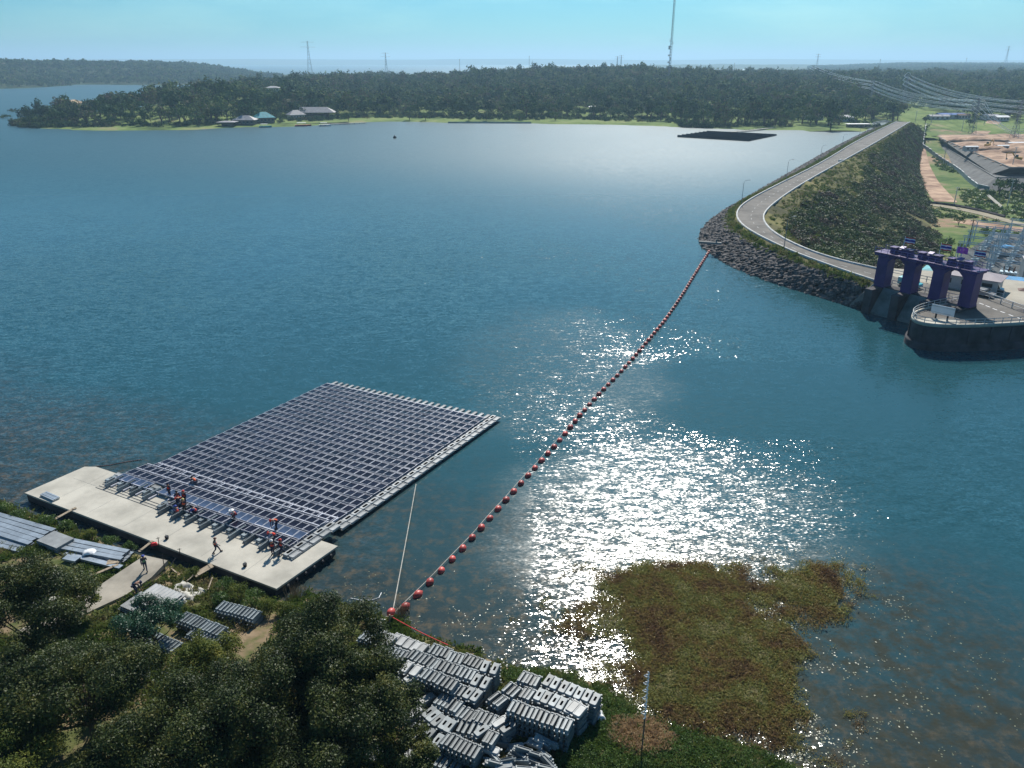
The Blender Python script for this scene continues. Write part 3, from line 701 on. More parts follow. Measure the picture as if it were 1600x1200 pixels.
wire('mooring_rope', 'pale rope from the barrier end post along the bank in front of the float stacks', 'rope', sagpts((*rp0, .8), (*G(700, 1008, 1.2), 1.2), .1, 12), .035, redcloth)
wire('barrier_cable', 'thin cable holding the far end of the red barrier to the stones', 'cable', sagpts((bl[-1][0], bl[-1][1], .3), (*G(1115, 378, 3), 3.0), .1, 6), .05, rope_m)
p_ = thing('mooring_post', 'short pale post on the bank where the red barrier ends', 'post', (rp0[0]-.2, rp0[1]-.3, sh1(*rp0)-.2))
MB().tube([(0, 0, 0), (.1, .05, 1.3)], [.09, .07], 8).build('post', wood, p_); MB().tube([(-.25, 0, 1.1), (.4, .08, 1.15)], .04, 6).build('crossbar', wood, p_)
# white floating pipe at the water's edge
wire('white_pipe', 'short white pipe lying at the water edge left of the barrier', 'pipe', [(*G(570, 967, .5), .5), (*G(602, 969, .5), .5)], .09, white)
# cable lying in shallow water beside the array and pale edge line left of the platform
wire('float_hose', 'thin curled pale hose floating beside the platform corner', 'hose', [(*G(x, y, .03), .03) for x, y in ((548, 935), (565, 938), (580, 938), (592, 934), (596, 926), (594, 930))], .04, white)
wire('guide_line', 'thin reddish line floating left of the array near the platform corner', 'rope', [(*G(x, y, .03), .03) for x, y in ((150, 729), (170, 727), (195, 722), (222, 718))], .05, M('faded red rope', (.3, .15, .12), .8))
b_ = thing('small_buoy', 'small dark buoy alone on the open lake', 'buoy', (*G(617, 216), 0))
MB().ball((0, 0, .5), 1.1, 10, 7).build('buoy_body', black, b_, smooth=True); MB().tube([(0, 0, 1.2), (0, 0, 2.2)], .12).build('buoy_staff', black, b_)

# ------------------------------------------------------------------ stacks of grey floats on the near shore
E1 = Vector((math.cos(math.radians(-26)), math.sin(math.radians(-26)), 0)); E2 = Vector((-E1.y, E1.x, 0)); aE = math.radians(-26)
piles = []   # lower-layer transforms, merged as stuff
n_float = [0]
def one(mesh, P, rz, label, group, rx=0, ry=0):
    if n_float[0] >= 290: piles.append((mesh, Matrix.Translation(P) @ Matrix.Rotation(rz, 4, 'Z') @ Matrix.Rotation(rx, 4, 'X'))); return
    n_float[0] += 1
    o = bpy.data.objects.new('plastic_float', mesh); link(o); o.location = P; o.rotation_euler = (rx, ry, rz)
    tag(o, label, 'float', group)
def frow(x0, y0, x1, y1, kind, h, label, layers=4, group='grey floats stacked on the near shore', n=None, side=1):
    """row of floats whose top centres run between two pixels (of the zoom on 560,940 at scale 4) at height h"""
    a = Vector((*G(560+x0/4, 940+y0/4, h), 0)); b = Vector((*G(560+x1/4, 940+y1/4, h), 0)); L = (b-a).length
    pitch = {'s': .36, 'r': .64, 'f': .7}[kind]; mesh = {'s': F_slim, 'r': F_ring, 'f': F_flat}[kind]; th = {'s': .5, 'r': .3, 'f': .28}[kind]
    n = n or max(1, int(round(L/pitch))+1); dr = (b-a).normalized() if L > .01 else E1; rz = math.atan2(dr.y, dr.x)
    g = sh1(a.x, a.y)
    for i in range(n):
        P = a+dr*(i*(L/max(1, n-1)) if n > 1 else 0)
        j = Vector((R.uniform(-.03, .03), R.uniform(-.05, .05), 0)); z = h-th
        one(mesh, P+j+Vector((0, 0, z)), rz+R.uniform(-.04, .04), label, group)
        k = 1
        while z-th*k > g-.3:
            piles.append((F_slim if kind == 's' else mesh, Matrix.Translation(P+Vector((R.uniform(-.06, .06), R.uniform(-.06, .06), z-th*k-.0))) @ Matrix.Rotation(rz+R.uniform(-.06, .06), 4, 'Z'))); k += 1
frow(100, 275, 290, 335, 's', 2.7, 'slim grey float on edge in the back left row, beside the dark tree')
frow(330, 320, 480, 385, 's', 2.6, 'slim grey float on edge in the short row behind the long middle row')
frow(500, 385, 715, 455, 's', 2.6, 'slim grey float on edge in the middle back row left of the ring floats')
frow(410, 440, 600, 515, 's', 2.9, 'slim grey float on edge in the centre row above the dark gap')
frow(300, 400, 360, 425, 'f', 3.0, 'pale flat float at the left end of the centre row')
frow(330, 470, 331, 471, 'f', 2.8, 'pale flat float overhanging the dark gap in the centre stack', n=1)
frow(790, 400, 850, 415, 'r', 2.6, 'ring float at the back corner beside the gap between the two stacks')
frow(735, 485, 795, 505, 'r', 2.6, 'ring float in the pair in front of the back corner pair')
frow(620, 540, 650, 552, 's', 2.5, 'slim float left of the ring floats facing the narrow gap')
frow(690, 565, 735, 585, 'r', 2.5, 'ring float in the pair facing the narrow gap between stacks')
frow(500, 600, 625, 655, 's', 2.3, 'slim grey float on edge in the second front row of the left stack')
frow(640, 680, 715, 715, 's', 2.2, 'slim grey float on edge in the short row before the narrow gap')
frow(735, 700, 840, 740, 's', 2.2, 'slim grey float on edge right of the narrow gap row')
frow(880, 748, 881, 749, 'f', 2.2, 'pale flat float lying beside a ring float in the left stack', n=1)
frow(935, 780, 936, 781, 'r', 2.3, 'ring float alone at the right corner of the left stack', n=1)
frow(440, 690, 500, 735, 'r', 2.2, 'ring float at the left edge of the front stack by the foliage')
frow(430, 600, 431, 601, 'f', 2.0, 'pale flat float at the left tip of the front stack by the foliage', n=1)
frow(350, 690, 351, 691, 'f', 1.9, 'pale flat float half hidden by foliage left of the front stack', n=1)
frow(540, 755, 570, 770, 'r', 2.2, 'ring float in the middle of the front stack')
frow(640, 770, 740, 800, 's', 2.1, 'slim grey float on edge in the third front row of the left stack')
frow(770, 800, 771, 801, 'r', 2.2, 'ring float at the end of the third front row', n=1)
frow(800, 835, 850, 855, 's', 2.2, 'slim grey float on edge behind the right end of the front row')
frow(330, 790, 405, 830, 's', 2.0, 'slim grey float on edge by the foliage at the bottom left')
frow(440, 830, 495, 860, 'r', 2.1, 'ring float in the pair left of the front row')
frow(545, 850, 740, 935, 's', 2.3, 'slim grey float on edge in the front row above the dark foreground shade')
frow(340, 935, 400, 985, 'f', 1.6, 'pale flat float between leaves at the bottom edge')
frow(1020, 460, 1120, 495, 's', 2.7, 'slim grey float on edge in the back row of the right stack')
frow(1185, 490, 1480, 605, 'r', 2.8, 'float with oval hole in the back row of the right stack near the green bank')
frow(930, 530, 985, 560, 's', 2.6, 'slim grey float on edge at the left of the right stack middle row')
frow(1030, 560, 1080, 580, 's', 2.7, 'slim grey float on edge beside the ring floats of the middle right row')
frow(1130, 580, 1320, 655, 'r', 2.8, 'float with oval hole in the middle row of the right stack')
frow(1340, 650, 1385, 675, 'f', 2.9, 'pale flat float at the right end of the middle row of the right stack')
frow(955, 645, 1320, 770, 's', 3.0, 'slim grey float on edge in the long front row of the right stack')
frow(850, 590, 900, 625, 's', 2.5, 'slim grey float on edge beside the gap at the left of the right stack')
frow(570, 335, 645, 355, 's', 2.0, 'slim grey float on edge near the water behind the stacks')
frow(660, 350, 760, 385, 's', 1.9, 'slim grey float on edge at the waterside end of the back stack')
frow(460, 290, 560, 320, 's', 1.9, 'slim grey float on edge in the block closest to the barrier')
frow(130, 200, 200, 235, 'f', 1.5, 'pale float lying near the mooring post')
frow(230, 225, 400, 290, 'f', 1.2, 'pale float in the loose row along the water edge')
frow(30, 200, 120, 240, 's', 1.7, 'slim grey float partly behind the dark tree near the barrier')
frow(110, 500, 260, 560, 's', 1.6, 'slim grey float low in the shade under the dark tree')
frow(40, 900, 130, 960, 's', 1.5, 'slim grey float seen through leaves at the bottom')
frow(500, 980, 620, 1030, 's', 1.5, 'slim grey float at the very bottom edge by the foliage')
# loose tumbled floats at the lower right
for k in range(34):
    px = 770+R.uniform(-12, 88); py = 1168+R.uniform(-8, 40)+(px-790)*.18
    x, y = G(px, py, 1.0); one(F_slim if k % 4 else F_flat, Vector((x, y, sh1(x, y)+.1+R.uniform(0, .7))), aE+pi/2+R.uniform(-.5, .5), 'loose grey float in the tumbled heap below the right stack', 'tumbled grey floats', rx=R.uniform(-.3, .3))
# stacks half seen through the trees on the left
for (x0, y0, x1, y1, h, lb) in ((285, 962, 345, 985, 1.8, 'slim pale float in the row beside the sheet pile'), (300, 985, 350, 1004, 1.6, 'slim pale float in the second row behind the sheet pile'), (215, 985, 275, 1010, 1.4, 'slim pale float under the green tree'),
                                (345, 945, 400, 960, 1.6, 'slim pale float behind the bushy bank'), (200, 1035, 260, 1060, 1.2, 'slim pale float glimpsed between tree crowns'), (0, 1095, 60, 1110, 1.2, 'slim pale float glimpsed at the left edge')):
    frow((x0-560)*4, (y0-940)*4, (x1-560)*4, (y1-940)*4, 's', h, lb, group='pale floats half hidden by trees')
tag(merge_mesh('float_pile', piles, [plastic, black], None), 'packed lower layers of grey floats under the visible rows', 'floats', kind='stuff')

# pile of corrugated pale sheets beside the path
def sheetpile(px0, py0, w, l, rz, n, label):
    x, y = G(px0, py0, 1.2); z = sh1(x, y); t = thing('sheet_pile', label, 'sheet pile', (x, y, z), rz)
    for k in range(n):
        mb = MB(); nx = 16; vs = []; fs = []
        for i in range(nx+1):
            for yy in (-l/2, l/2): vs.append((-w/2+w*i/nx, yy, .07*(i % 2)))
        for i in range(nx): fs.append((2*i, 2*i+2, 2*i+3, 2*i+1))
        mb.add(vs, fs); o = mb.build('corrugated_sheet', plastic_w, t)
        o.location = (R.uniform(-.12, .12), R.uniform(-.12, .12), .14+.16*k); o.rotation_euler = (0, 0, R.uniform(-.03, .03))
        md = o.modifiers.new('thick', 'SOLIDIFY'); md.thickness = .05
    MB().box((0, 0, .05), (w*.95, .12, .1)).box((0, l*.3, .05), (w*.9, .12, .1)).build('bearer', wood, t)
sheetpile(250, 940, 3.4, 2.5, aE, 6, 'stack of pale corrugated sheets beside the crumpled sacking')
sheetpile(212, 942, 1.6, 2.2, aE, 4, 'lower stack of pale sheets left of the main sheet pile')

# crumpled sacking
def cloth(name, px, py, w, l, rz, mat, label, cat, hgt=.5, n=34, seed=3, up=0):
    x, y = G(px, py, .8); xs = np.linspace(-w/2, w/2, n); ys = np.linspace(-l/2, l/2, n); X, Y = np.meshgrid(xs, ys)
    Z = hgt*(.55*vnoise(X, Y, .7, seed)+.35*vnoise(X, Y, .3, seed+1))*(1-np.clip(np.maximum(abs(X)/(w/2), abs(Y)/(l/2)), 0, 1)**4)+.03
    Xr = X+.25*(vnoise(X, Y, .5, seed+2)-.5); I = np.arange(n*n).reshape(n, n)
    o = npobj(name, np.stack([Xr, Y, Z], -1).reshape(-1, 3), np.stack([I[:-1, :-1], I[:-1, 1:], I[1:, 1:], I[1:, :-1]], -1).reshape(-1, 4), mat, smooth=False)
    o.location = (x, y, sh1(x, y)+up); o.rotation_euler = (0, 0, rz); return tag(o, label, cat)
cloth('sacking', 292, 920, 3.4, 2.0, aE, sackm, 'crumpled pale sacking thrown over the bank beside the sheet pile', 'sacking', .9)
cloth('tarpaulin', 140, 867, 1.1, .9, .3, white, 'white cloth crumpled on the end of the lower beam bundle', 'cloth', .35, 20, 9, up=.5)
cloth('banner', 169, 868, 2.0, .5, aE, redcloth, 'red cloth banner lying over the lower beam bundle', 'banner', .3, 20, 12, up=.5)
cloth('blue_bag', 92, 922, 1.0, .8, .2, blue, 'small blue sheet crumpled beside the path by the trees', 'sheet', .5, 14, 15)
cloth('debris_cloth', 70, 945, 3.8, 1.6, aE+.7, sackm, 'pale sheets scattered below the path between the trees', 'sheet', .5, 24, 18)
cloth('white_sack', 938, 1118, .7, 1.0, .1, white, 'single white sack leaning against the right end of the float stack', 'sack', 1.2, 16, 21)

# concrete path
pp = [G(*p, .95) for p in [(148, 920), (226, 868), (262, 876), (236, 903), (196, 930), (120, 965), (40, 1000), (10, 985), (90, 945)]]
c_ = np.mean(pp, axis=0); mb = MB(); mb.prism(pp, .55, .98); tag(mb.build('path', M('dusty path concrete', (.30, .27, .22), .95, .25, .35, bump=.01)), kind='structure')
# bundles of galvanised beams
def beams(px0, py0, px1, py1, n, w, h, label, gap=.08, layers=1):
    a = Vector((*G(px0, py0, 1.1), 0)); b = Vector((*G(px1, py1, 1.1), 0)); d = (b-a); L = d.length; rz = math.atan2(d.y, d.x); nr = Vector((-d.y, d.x, 0)).normalized()
    g = sh1((a.x+b.x)/2, (a.y+b.y)/2)
    proto = MB(); t_ = .035
    proto.box((0, 0, h-t_/2), (L, w, t_)); proto.box((0, -w/2+t_/2, (h-t_)/2), (L, t_, h-t_)); proto.box((0, w/2-t_/2, (h-t_)/2), (L, t_, h-t_)); proto.box((0, 0, .1), (L*.98, w*.7, .03))
    me_ = proto.mesh('steel_beam', steel)
    for l in range(layers):
        for k in range(n):
            if l and k > n-2: continue
            m_ = (a+b)/2-nr*(k*(w+gap)+l*.15)+d.normalized()*R.uniform(-.25, .25)
            o = bpy.data.objects.new('steel_beam', me_); link(o); o.location = (m_.x, m_.y, g+.15+l*(h+.02)+R.uniform(0, .02)); o.rotation_euler = (R.uniform(-.02, .02), 0, rz+R.uniform(-.012, .012))
            tag(o, label, 'beam', 'galvanised beams on the bank')
beams(-60, 786, 84, 829, 6, .55, .32, 'long galvanised beam in the big bundle at the left edge of the bank', .06, 2)
beams(-60, 824, 50, 850, 3, .5, .3, 'galvanised beam in the lower bundle at the left edge', .06, 1)
beams(112, 842, 205, 860, 4, .5, .3, 'galvanised beam in the shorter bundle above the red banner', .1, 2)
beams(102, 862, 190, 884, 1, .55, .25, 'single pale beam lying below the red banner', .1, 1)
beams(104, 870, 124, 874, 1, .7, .25, 'short grey plate lying left of the single beam', .1, 1)
t = thing('plate_stack', 'squarish stack of pale steel plates beside the long beam bundle', 'plate stack', (*G(87, 846, 1.1), sh1(*G(87, 846))+.1), aE)
for k in range(5):
    o = MB().box((R.uniform(-.05, .05), R.uniform(-.05, .05), .08+k*.17), (3.0, 1.9, .12)).build('plate', plastic_w, t)
for k in (-1, 1): MB().box((k*1.0, 0, 0), (.12, 1.9, .1)).build('bearer', wood, t)
t = thing('metal_crate', 'small flat stack of grey profiles on the platform near its left corner', 'profiles', (*G(78, 776, 1.1), 1.0), math.radians(-30))
for k in range(4): MB().box((0, -.3+.2*k, .12+.02*(k % 2)), (2.4, .17, .2)).build('profile', steel, t)
MB().box((-.8, 0, .01), (.1, .8, .04)).box((.8, 0, .01), (.1, .8, .04)).build('bearer', wood, t)
# planks and gangways
def plank(p0, p1, w, z0, z1, label, th=.07, cat='plank'):
    a = Vector((*G(*p0, z0), z0)); b = Vector((*G(*p1, z1), z1)); d = b-a; t = thing('plank', label, cat, a, math.atan2(d.y, d.x))
    L = math.hypot(d.x, d.y); el = math.atan2(d.z, L); mb = MB(); mb.box((0, 0, 0), (d.length, w, th)); mb.v = [(x*math.cos(el)-z*math.sin(el)+L/2, y, x*math.sin(el)+z*math.cos(el)+d.z/2) for x, y, z in mb.v]
    mb.build('board', wood, t)
    mb = MB(); mb.box((L*.85, 0, d.z*.85+th*.7), (.08, w, .05)); mb.box((L*.15, 0, d.z*.15+th*.7), (.08, w, .05)); mb.build('cleat', wood, t)
plank((86, 811), (119, 793), .35, .7, 1.1, 'narrow plank from the grass up to the left part of the platform')
plank((217, 862), (239, 845), .3, .8, 1.1, 'narrow plank from the path edge to the platform beside the red bag')
plank((304, 899), (332, 883), .75, .8, 1.12, 'wide brown gangway board onto the platform in the middle')
plank((292, 908), (303, 898), .12, .8, .9, 'thin stick lying against the wide gangway board', .05)
plank((325, 921), (332, 902), .1, .9, 1.0, 'thin pale stick in the grass right of the gangway', .05)
plank((167, 879), (187, 876), .7, .95, .98, 'flat pale board on the ground below the red banner', .04)
plank((130, 905), (185, 882), .3, .9, .92, 'long half buried timber running beside the path', .1)
plank((268, 888), (276, 895), .12, .95, .95, 'small stick on the brown soil right of the path', .05)
t = thing('toolbag', 'red bag on the platform edge next to the narrow plank', 'bag', (*G(241, 852, 1), 1.0), .4)
MB().box((0, 0, .15), (.6, .3, .3), taper=.85).build('bag_body', redcloth, t, bevel=.05); MB().tube([(-.2, 0, .3), (-.1, 0, .42), (.1, 0, .42), (.2, 0, .3)], .02, 5).build('bag_handle', black, t)
for (px, py, lb) in ((261, 842, 'black bucket standing on the platform above the narrow plank'), (383, 885, 'dark bundle lying near the front edge of the platform')):
    t = thing('bucket', lb, 'bucket', (*G(px, py, 1), 1.0), R.uniform(0, 3)); MB().tube([(0, 0, 0), (0, 0, .32)], [.16, .2], 12).build('bucket_body', black, t); MB().tube([(-.2, 0, .3), (-.12, 0, .48), (.12, 0, .48), (.2, 0, .3)], .015, 5).build('bucket_handle', steel, t)
# poles standing at the platform edge
for (px, py, h, lb) in ((249, 857, 1.4, 'thin dark rod standing at the platform edge beside the red bag'), (281, 868, .9, 'short rod standing at the platform edge right of the path'), (258, 895, 2.2, 'thin leaning rod standing on the path end')):
    x, y = G(px, py, .9); t = thing('rod', lb, 'rod', (x, y, .8)); MB().tube([(0, 0, 0), (.08, .03, h)], .035, 6).build('rod_shaft', black, t); MB().tube([(-.12, 0, h*.9), (.25, .05, h*.93)], .025, 5).build('rod_arm', black, t)
wire('ground_cable', 'dark cable crossing the path end beside the platform', 'cable', [(*G(x, y, 1.02), 1.03) for x, y in ((190, 940), (230, 915), (258, 893), (275, 872))], .03, black)

# white spiral pole in the reeds
x, y = G(1002, 1180, .6); zt = 0
gp = sh1(x, y)
top = GD(1008, 1050, y)
H_ = top[2]-gp
t = thing('marker_pole', 'tall slim white pole with small hooks standing at the edge of the reeds', 'pole', (x, y, gp))
MB().tube([(0, 0, 0), (.02, 0, H_*.45)], .05, 8).build('pole_base', woodpole, t)
mb = MB()
for k in range(60):
    z0 = H_*(.42+.58*k/60); a = k*1.3; mb.tube([(.05*math.cos(a), .05*math.sin(a), z0), (.05*math.cos(a+1.3), .05*math.sin(a+1.3), z0+H_*.58/60)], .045, 5)
mb.build('pole_shaft', white, t)
for k in range(6):
    z0 = H_*(.5+.088*k); MB().tube([(0, 0, z0), (-.16, 0, z0+.03), (-.27, 0, z0+.15), (-.14, 0, z0+.24), (-.02, 0, z0+.22)], .035, 6).build('hook', white, t)
# ------------------------------------------------------------------ people
def skinmesh(name, V, Ed, Rd, mat, sub=1):
    me = bpy.data.meshes.new('tmp'); me.from_pydata(V, Ed, []); o = bpy.data.objects.new('tmp', me); SC.collection.objects.link(o)
    sk = o.modifiers.new('skin', 'SKIN'); sk.use_smooth_shade = True
    sv = me.skin_vertices[0].data
    for i, r in enumerate(Rd): sv[i].radius = r if hasattr(r, '__len__') else (r, r)
    sv[0].use_root = True
    if sub: s_ = o.modifiers.new('sub', 'SUBSURF'); s_.levels = sub; s_.render_levels = sub
    dg = bpy.context.evaluated_depsgraph_get(); res = bpy.data.meshes.new_from_object(o.evaluated_get(dg)); res.name = name
    res.materials.clear(); res.materials.append(mat); bpy.data.objects.remove(o); return res
def pose_joints(p):
    """facing +Y, feet at z=0"""
    J = dict(pel=(0, 0, .95), bel=(0, .0, 1.12), che=(0, .01, 1.32), nec=(0, 0, 1.48), hea=(0, .02, 1.60), top=(0, .01, 1.71), nose=(0, .12, 1.61))
    for s, k in ((-1, 'l'), (1, 'r')):
        J.update({'sh'+k: (s*.19, 0, 1.42), 'el'+k: (s*.25, -.02, 1.14), 'wr'+k: (s*.25, .08, .90), 'ha'+k: (s*.25, .11, .82), 'hi'+k: (s*.1, 0, .90), 'kn'+k: (s*.11, .03, .50), 'an'+k: (s*.11, -.02, .08), 'to'+k: (s*.12, .15, .04)})
    if p == 'walk':
        J.update(knl=(-.1, .22, .52), anl=(-.1, .36, .12), tol=(-.1, .52, .10), knr=(.1, -.06, .48), anr=(.1, -.36, .14), tor=(.1, -.24, .04), ell=(-.25, -.16, 1.16), wrl=(-.24, -.22, .93), hal=(-.24, -.20, .85), elr=(.24, .10, 1.15), wrr=(.22, .28, 1.0), har=(.22, .34, .94))
    if p == 'bend':
        J.update(pel=(0, -.18, .88), bel=(0, -.02, 1.02), che=(0, .18, 1.12), nec=(0, .36, 1.15), hea=(0, .46, 1.13), top=(0, .56, 1.16), nose=(0, .52, 1.03), shl=(-.19, .30, 1.10), shr=(.19, .30, 1.10), ell=(-.24, .36, .82), elr=(.24, .38, .82), wrl=(-.2, .46, .58), wrr=(.18, .48, .58), hal=(-.18, .5, .5), har=(.16, .5, .5), hil=(-.1, -.18, .84), hir=(.1, -.18, .84), knl=(-.12, .02, .48), knr=(.12, .02, .48))
    if p == 'crouch':
        J.update(pel=(0, -.15, .32), bel=(0, -.08, .48), che=(0, .05, .66), nec=(0, .14, .80), hea=(0, .20, .90), top=(0, .22, 1.01), nose=(0, .30, .88), shl=(-.19, .12, .74), shr=(.19, .12, .74), ell=(-.27, .28, .56), elr=(.27, .28, .56), wrl=(-.16, .46, .42), wrr=(.16, .46, .42), hal=(-.12, .52, .36), har=(.12, .52, .36), hil=(-.1, -.13, .30), hir=(.1, -.13, .30), knl=(-.17, .28, .48), knr=(.17, .26, .46), anl=(-.14, .02, .08), anr=(.14, .02, .08), tol=(-.15, .2, .04), tor=(.15, .2, .04))
    return J
RAD = dict(pel=(.14, .11), bel=(.125, .10), che=(.155, .115), nec=.06, hea=.095, top=.075, nose=.018, sh=.062, el=.045, wr=.03, ha=.038, hi=.085, kn=.058, an=.04, to=.04)
def radof(j): return RAD.get(j, RAD.get(j[:-1]))
CH_B = [('pel', 'bel'), ('bel', 'che'), ('che', 'nec'), ('nec', 'hea'), ('hea', 'top'), ('hea', 'nose')]+[(a+k, b+k) for k in 'lr' for a, b in (('sh', 'el'), ('el', 'wr'), ('wr', 'ha'), ('hi', 'kn'), ('kn', 'an'), ('an', 'to'))]+[('che', 'shl'), ('che', 'shr'), ('pel', 'hil'), ('pel', 'hir')]
def submesh(name, J, edges, mat, grow, fingers=False):
    ks = []; 
    for a, b in edges:
        for q in (a, b):
            if q not in ks: ks.append(q)
    V = [J[k] for k in ks]; Rd = [tuple(x+grow for x in (radof(k) if hasattr(radof(k), '__len__') else (radof(k),)*2)) for k in ks]; Ed = [(ks.index(a), ks.index(b)) for a, b in edges]
    if fingers:
        for k in 'lr':
            h = Vector(J['ha'+k]); w = Vector(J['wr'+k]); d = (h-w).normalized(); s = Vector((0, 1, 0)) if abs(d.y) < .8 else Vector((1, 0, 0)); ih = ks.index('ha'+k)
            for i, (o_f, ln) in enumerate(((-.028, .065), (-.010, .08), (.010, .075), (.028, .06), (.05, .03))):
                a = h+s*o_f+d*.035; b = a+d*ln+Vector((0, 0, -.006)); V += [tuple(a), tuple(b)]; Rd += [(.010, .010), (.008, .008)]; Ed += [(ih, len(V)-2), (len(V)-2, len(V)-1)]
    return skinmesh(name, V, Ed, Rd, mat)
PM = {}
for ps in ('stand', 'walk', 'bend', 'crouch'):
    J = pose_joints(ps); arms = [(a+k, b+k) for k in 'lr' for a, b in (('sh', 'el'), ('el', 'wr'))]
    tors = [('pel', 'bel'), ('bel', 'che'), ('che', 'shl'), ('che', 'shr')]
    legs = [('pel', 'hil'), ('pel', 'hir')]+[(a+k, b+k) for k in 'lr' for a, b in (('hi', 'kn'), ('kn', 'an'))]
    PM[ps] = dict(J=J, body=submesh('person', J, CH_B, skin, 0, True), vest=submesh('vest', J, tors[:2], orange, .04),
                  shirt=submesh('shirt', J, tors+arms, navy, .016), trousers=submesh('trousers', J, legs, navy, .02))
hel = MB(); hel.ball((0, 0, .0), .125, 12, 6, (1, 1.1, .85)); hel.tube([(0, .03, -.02), (0, .03, 0)], .165, 14)
hatm = MB(); hatm.ball((0, 0, .0), .12, 12, 6, (1, 1, .8)); hatm.tube([(0, 0, -.03), (0, 0, 0)], [.30, .22], 16)
redm = M('red cap plastic', (.7, .06, .04), .5); bluem = M('blue cap plastic', (.04, .07, .35), .5); greenm = M('green vest', (.25, .42, .20), .8); tshirt = M('pale blue shirt', (.22, .28, .42), .8); greym = M('grey trousers', (.10, .10, .12), .85); redv = M('red orange vest', (.80, .07, .04), .7)
def person(px, py, z, ps, face, label, vest=orange, shirt=navy, trou=navy, cap=None, capm=None):
    m = PM[ps]; x, y = G(px, py, z); o = bpy.data.objects.new('person', m['body']); link(o); o.location = (x, y, z); o.rotation_euler = (0, 0, face)
    tag(o, label, 'person', 'workers in vests')
    for k, mt in (('vest', vest), ('shirt', shirt), ('trousers', trou)):
        if mt is None: continue
        key = (ps, k, mt.name)
        if key not in PM: c = m[k].copy(); c.materials[0] = mt; PM[key] = c
        link(bpy.data.objects.new(k, PM[key]), o)
    J = m['J']; t = Vector(J['top']); h = Vector(J['hea']); d = (t-h).normalized()
    mb = hatm if cap == 'hat' else hel; c = link(bpy.data.objects.new('hat' if cap == 'hat' else 'helmet', mb.mesh('headwear', capm or black, True)), o)
    c.location = h+d*.075; c.rotation_euler = d.to_track_quat('Z', 'Y').to_euler() if abs(d.z) < .98 else (0, 0, 0)
    for s in (-1, 1):
        b = link(bpy.data.objects.new('boot', BOOT), o); a = Vector(J['an'+('l' if s < 0 else 'r')]); b.location = a+Vector((0, .05, -.03))
    return o
BOOT = MB().box((0, 0, 0), (.10, .27, .10), taper=.8).mesh('boot', black)
person(266, 776, 1.10, 'stand', 2.6, 'worker in dark clothes and red vest standing alone left of the huddle', redv, cap='helmet', capm=navy)
person(306, 762, .75, 'bend', .9, 'worker in orange vest stooping among the panel rows farthest from the platform', orange, cap='helmet', capm=black)
person(279.5, 789, 1.10, 'stand', .4, 'worker with dark helmet at the back left of the huddle', redv, cap='helmet', capm=black)
person(284.5, 791, 1.10, 'bend', 2.2, 'worker stooping in the middle of the huddle in an orange vest', orange, cap='helmet', capm=redm)
person(290, 788, 1.10, 'stand', 2.8, 'worker with a red helmet at the back right of the huddle', redv, cap='helmet', capm=redm)
person(289.5, 801, 1.06, 'stand', 3.0, 'worker standing in front of the huddle with a pale yellow helmet', orange, trou=black, cap='helmet', capm=M('yellow helmet', (.6, .5, .2), .5))
person(277.5, 804, 1.03, 'crouch', .8, 'worker in blue crouching at the left front of the huddle', redv, shirt=M('blue shirt', (.06, .08, .28), .8), cap='helmet', capm=bluem)
person(305, 803, 1.25, 'crouch', 1.8, 'worker crouching on the floats right of the huddle in red and blue', redv, shirt=bluem, cap='helmet', capm=black)
person(366, 808, 1.5, 'crouch', 2.5, 'worker in a wide pale hat crouching alone on the panels', redv, shirt=sackm, trou=M('maroon trousers', (.2, .03, .04), .8), cap='hat', capm=white)
person(432, 826, 1.4, 'bend', 2.2, 'worker in orange vest bending over the bluish upturned panels', orange, cap='helmet', capm=redm)
person(429, 848, 1.1, 'bend', 1.6, 'worker with red helmet stooping behind the two standing workers', redv, shirt=tshirt, cap='helmet', capm=redm)
person(427, 867, 1.0, 'stand', 2.9, 'left one of the two standing workers at the right end of the platform', redv, cap='helmet', capm=white)
person(441, 866, 1.0, 'walk', 2.3, 'right one of the two standing workers at the right end of the platform', redv, cap='helmet', capm=redm)
person(339, 864, 1.0, 'walk', -1.2, 'worker walking alone across the open middle of the platform', orange, shirt=M('grey shirt', (.2, .22, .22), .8), cap='helmet', capm=M('brown cap', (.15, .06, .04), .6))
person(228, 892, 1.0, 'walk', .5, 'worker in greenish vest and blue helmet walking on the concrete path', greenm, shirt=greym, trou=greym, cap='helmet', capm=bluem)
person(214, 927, 1.0, 'bend', -1.4, 'worker in dark blue stooping beside the sheet piles', None, shirt=navy, cap='helmet', capm=navy)

# ------------------------------------------------------------------ gate structure of the spillway
g0 = Vector((71.9, 145.1, 0)); g1 = Vector((81.1, 131.8, 0)); gd = (g1-g0).normalized(); gl = (g1-g0).length; gn = Vector((gd.y, -gd.x, 0))  # gn -> lake side
if gn.x > 0: gn = -gn
ga = math.atan2(gd.y, gd.x)
gate = thing('spillway_gate', 'purple gantry of four thick piers with hoists over the spillway', 'spillway gate', g0, ga)
sgn = 1 if (Matrix.Rotation(-ga, 3, 'Z') @ gn).y > 0 else -1   # local y of the lake side
for k in range(4):
    xk = gl*k/3; mb = MB()
    mb.box((xk, 0, 7.7), (2.1, 2.6, 5.8)); mb.add([], []); mb.box((xk, 0, 10.75), (2.15, 2.65, .35)); mb.box((xk, sgn*.3, 11.05), (2.9, 3.5, .3))
    mb.box((xk, 0, 4.95), (2.2, 2.7, .35)); mb.build('pier', purple, gate, bevel=.06)
